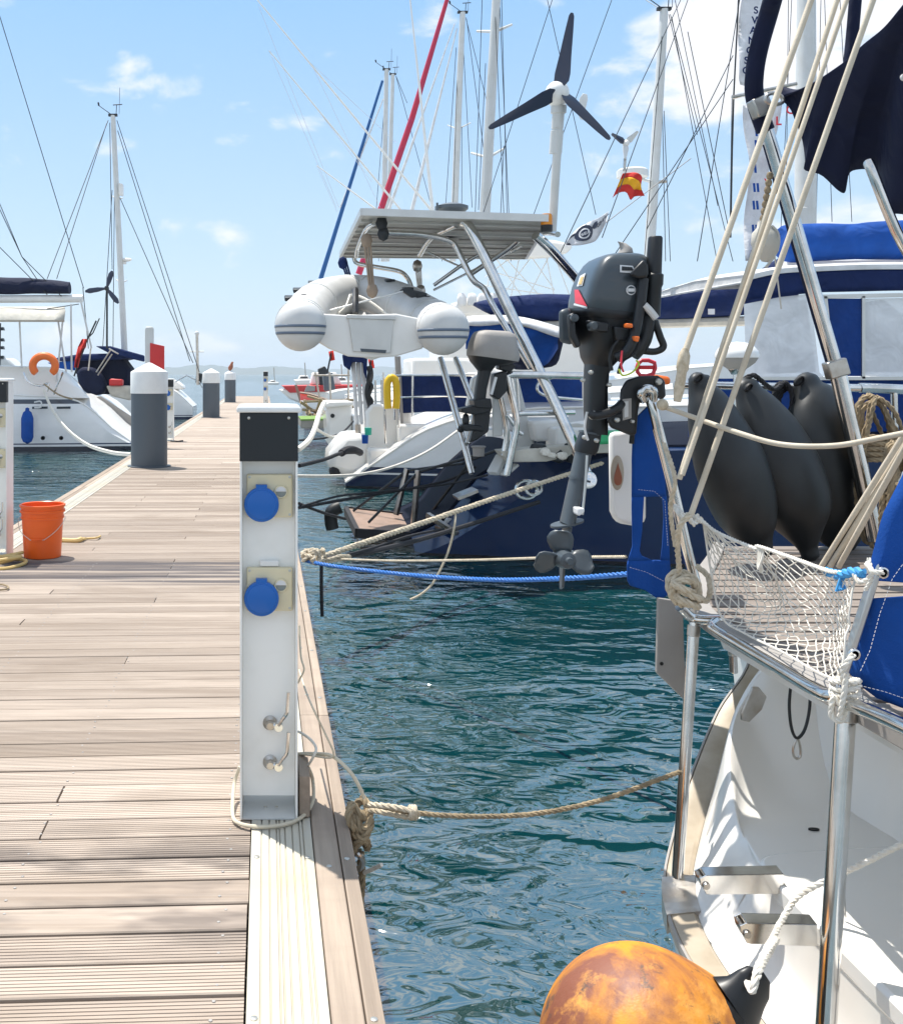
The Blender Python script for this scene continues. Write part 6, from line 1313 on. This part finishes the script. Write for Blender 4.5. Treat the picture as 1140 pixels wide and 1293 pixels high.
# far boats at the left edge
for i,(u,v,Y,lb) in enumerate([(8,436,70,'white motor yacht with stacked antennas far off at the left edge')]):
    t=thing('motor_boat',P(u,v+40,Y),lb,'motor boat'); g=G(); g.px([(-70,468),(20,466),(40,470),(70,472),(40,482),(-70,486)],Y,3); obj('hull',g,'gelcoat_clean',t,bevel=.2)
    g=G(); g.px([(-60,450),(10,452),(24,466),(-60,468)],Y,2.5); obj('cabin',g,'grey_white',t,bevel=.2)
    g=G(); 
    for vv in (414,428,438,450): g.px([(-6,vv),(4,vv-1),(5,vv+3),(-6,vv+3)],Y,.4)
    g.tube([P(0,470,Y),P(1,408,Y)],.06,6); obj('antenna_tower',g,'anthracite',t)
# ---------------------------------------------------------------- mooring ropes
def line(name,label,pts,r,m,cat='rope',braid=False,n=8,grp=None):
    g=G(); c=catmull([P(*p) for p in pts],n)
    if braid: g.rope(c,r,3)
    else: g.tube(c,r,8)
    return one(name,g,m,label,cat,grp)
line('mooring_rope','thick twisted rope from the dock ring to the near white yacht across the water',[(462,1017,2.93),(480,1018,2.9),(520,1026,2.88),(600,1031,2.9),(680,1027,2.95),(760,1010,3.0),(830,985,3.08),(870,970,3.15)],.0075,'rope_old',braid=True)
g=G(); c0=P(453,1030,2.95); rr=random.Random(12)
for k in range(5):
    o=V((rr.uniform(-.012,.012),rr.uniform(-.015,.015),.018-.022*k)); g.rope(catmull([c0+o+V((math.cos(a)*.028*rr.uniform(.8,1.15),math.sin(a)*.03,.02*math.sin(2*a+k))) for a in [i*math.pi/4 for i in range(9)]],4),.012,3)
g.rope(catmull([P(446,1015,2.93),P(440,1030,2.9),P(446,1045,2.9),P(456,1050,2.93)],5),.011,3)
one('mooring_knot',g,'rope_old','frayed brown rope knotted round a ring on the dock edge','knot')
g=G(); g.rope(catmull([P(466,1016,2.92),P(490,1018,2.88),P(520,1024,2.86),P(527,1028,2.87),P(520,1032,2.88),P(490,1027,2.9),P(466,1022,2.94)],6),.0085,3); 
for k in range(3): g.tube([P(518+3*k,1026,2.87)+V((0,math.cos(a)*.014,math.sin(a)*.016)) for a in [i*math.pi/5 for i in range(11)]],.006,6)
one('rope_eye',g,'rope_cream','cream spliced eye of rope right of the brown knot on the dock edge','rope')
g=G(); g.tube(catmull([P(448,1070,2.95),P(452,1078,2.92),P(458,1085,2.93),P(456,1095,2.95),P(448,1098,2.97)],5),.009,8); g.tube([P(446,1030,3.0),P(448,1075,2.97)],.008,8); one('steel_shackle',g,'steel_worn','worn steel shackle under the brown knot on the dock edge','shackle')
line('hanging_rope','brown wet rope hanging straight down under the knot on the dock edge',[(455,1075,2.96),(457,1110,2.98),(454,1150,3.0),(452,1200,3.05)],.012,'rope_old',braid=True)
line('rope_end','white frayed rope end sticking out over the water below the knot',[(460,1102,2.95),(474,1096,2.92),(482,1092,2.9)],.006,'rope_white')
line('cord','cream line running from the closest pedestal to the knot on the dock edge',[(374,952,3.14),(400,952,3.05),(420,955,2.98),(440,972,2.94),(452,990,2.93),(460,1008,2.93)],.0055,'hose_cream')
Yk=6.9
g=G(); c0=P(396,702,Yk); 
for k in range(6): g.rope(catmull([c0+V((rr.uniform(-.03,.03)+math.cos(a)*.06,rr.uniform(-.03,.03)+math.sin(a)*.06,.03*math.sin(a*2+k)+rr.uniform(-.02,.02))) for a in [i*math.pi/4 for i in range(9)]],4),.013,3,step=.02)
g.rope(catmull([P(384,698,7),P(410,706,6.9),P(430,702,6.9),P(442,703,6.95),P(428,707,6.9),P(400,712,6.9)],6),.012,3,step=.02)
one('mooring_knot',g,'rope_cream','tangle of cream rope made fast on the dock edge behind the closest pedestal','knot')
line('mooring_rope','thick cream rope rising from the tangled knot to the navy yacht quarter',[(398,706,6.9),(440,692,7.3),(540,658,8.2),(640,624,9.0),(720,598,9.6),(760,585,9.9)],.022,'rope_cream',braid=True)
line('mooring_rope','black rope close under the thick cream one, running to the navy yacht',[(400,708,6.95),(450,700,7.2),(520,684,8),(600,660,9),(680,634,9.8)],.02,'rope_black')
line('mooring_rope','slack black rope sagging beside the boarding plank of the navy yacht',[(425,704,6.9),(470,692,7.4),(520,676,8.3),(560,668,9.5)],.012,'rope_black')
line('mooring_rope','thin white rope stretched flat above the blue one to the right',[(430,706,6.9),(500,708,6.4),(600,707,5.8),(700,704,5.2),(790,703,4.6)],.0075,'rope_cream',braid=True)
line('mooring_rope','bright blue rope sagging over the water from the dock to the near yacht',[(385,708,6.9),(430,716,6.6),(520,726,6.1),(620,732,5.5),(720,730,4.9),(800,724,4.5)],.013,'rope_blue',braid=True)
line('hanging_line','dark line hanging straight down from the tangled cream knot to the water',[(406,712,6.85),(406,745,6.85),(407,778,6.85)],.012,'rope_black')
line('hanging_line','thin cream line looping down from the thick cream rope towards the water',[(575,646,8.5),(574,662,8.4),(568,690,8.4),(558,715,8.4),(546,737,8.4),(532,750,8.4),(518,757,8.4)],.009,'rope_cream')
line('mooring_rope','upper of two black ropes crossing left of the boarding plank',[(378,641,9),(440,630,10),(500,620,11),(560,608,11.5),(600,590,11)],.015,'rope_black')
line('mooring_rope','black rope leading from the dock straight towards the boarding plank tip',[(378,636,9),(410,648,10),(436,655,11)],.015,'rope_black')
line('mooring_rope','long straight black rope passing just above the boarding plank',[(378,640,9),(430,626,9.6),(470,622,10.5),(560,612,11),(615,600,10.3)],.011,'rope_black')
line('mooring_rope','short black rope with a thick sleeve leading to the second yacht stern',[(378,588,14),(410,580,15),(432,572,16),(455,571,17)],.03,'rope_black')
g=G(); g.tube(catmull([P(430,573,16),P(438,568,16.2),P(447,568,16.5),P(456,572,17)],5),[.02]+[.06]*14+[.03],8) ; one('rope_sleeve',g,'rope_black','thick black chafe sleeve on the rope at the second yacht stern','sleeve')
line('mooring_rope','white rope swooping low from the dock to the white hull of the second yacht',[(374,601,13),(420,601,13.5),(460,598,14),(500,588,14.5),(540,570,15),(575,546,15.6),(612,518,16.15)],.02,'rope_white')
line('mooring_rope','looped white rope drooping from the post beside the weedy pontoon',[(376,568,18),(390,556,18.5),(398,540,19),(404,520,20),(410,508,21)],.05,'rope_white')
line('mooring_rope','thin white rope sagging below the looped one by the weedy pontoon',[(398,540,19),(405,545,19.5),(420,552,20),(434,548,21)],.03,'rope_white')
line('mooring_rope','dark slack rope under the boxy stern locker',[(378,556,20),(410,553,20.5),(432,546,21),(446,532,21.5)],.02,'rope_black')
for lb,dv in (('upper white mooring line curving from the left yacht down to the nearest piling',0),('lower white mooring line curving from the left yacht down to the nearest piling',2.2)):
    line('mooring_rope',lb,[(56,492+dv,24.7),(66,515+dv,24.5),(84,540+dv,24),(110,560+dv,23),(140,570+dv,21),(166,573+dv,19.5)],.024,'rope_white')
line('mooring_rope','grey rope along the stern of the left white yacht',[(56,485,24.7),(74,498,24.6),(92,504,24.6)],.02,'rope_old')
line('deck_rope','dark rope lying along the left dock edge by the bucket',[(62,641,9.9),(70,637,10),(79,636,10)],.015,'rope_old')
g=G(); g.tube(catmull([P(430,640,11),P(419,646,11),P(418,658,11),P(420,668,11)],5),.07,10); one('bow_fender',g,'rubber','bent black fender hanging at the tip of the boarding plank','fender')
line('dock_ladder_rope','black rope lying on the dock beside the far left pedestal',[(216,557,19.4),(224,557.5,19.3),(231,556.6,19.5)],.015,'rope_black')
g=G(); h=G(); h.px([(742,545),(800,545),(800,560),(745,562)],9.4,.3); one('green_cloth',h,'green','green cloth lying on the navy yacht quarter deck behind the outboard','cloth',bevel=.03)
# ---------------------------------------------------------------- sea air
m=bpy.data.materials.new('sea_air'); m.use_nodes=True; t=m.node_tree; t.nodes.remove(t.nodes['Principled BSDF'])
vo=t.nodes.new('ShaderNodeVolumePrincipled'); vo.inputs['Color'].default_value=(.8,.9,1,1); vo.inputs['Density'].default_value=.00035; vo.inputs['Anisotropy'].default_value=.2
t.links.new(vo.outputs[0],t.nodes['Material Output'].inputs['Volume']); M['sea_air']=m
g=G(); g.box(-5500,5500,-58,5500,-2,75); tag(obj('haze',g,'sea_air',smooth=False),kind='stuff')
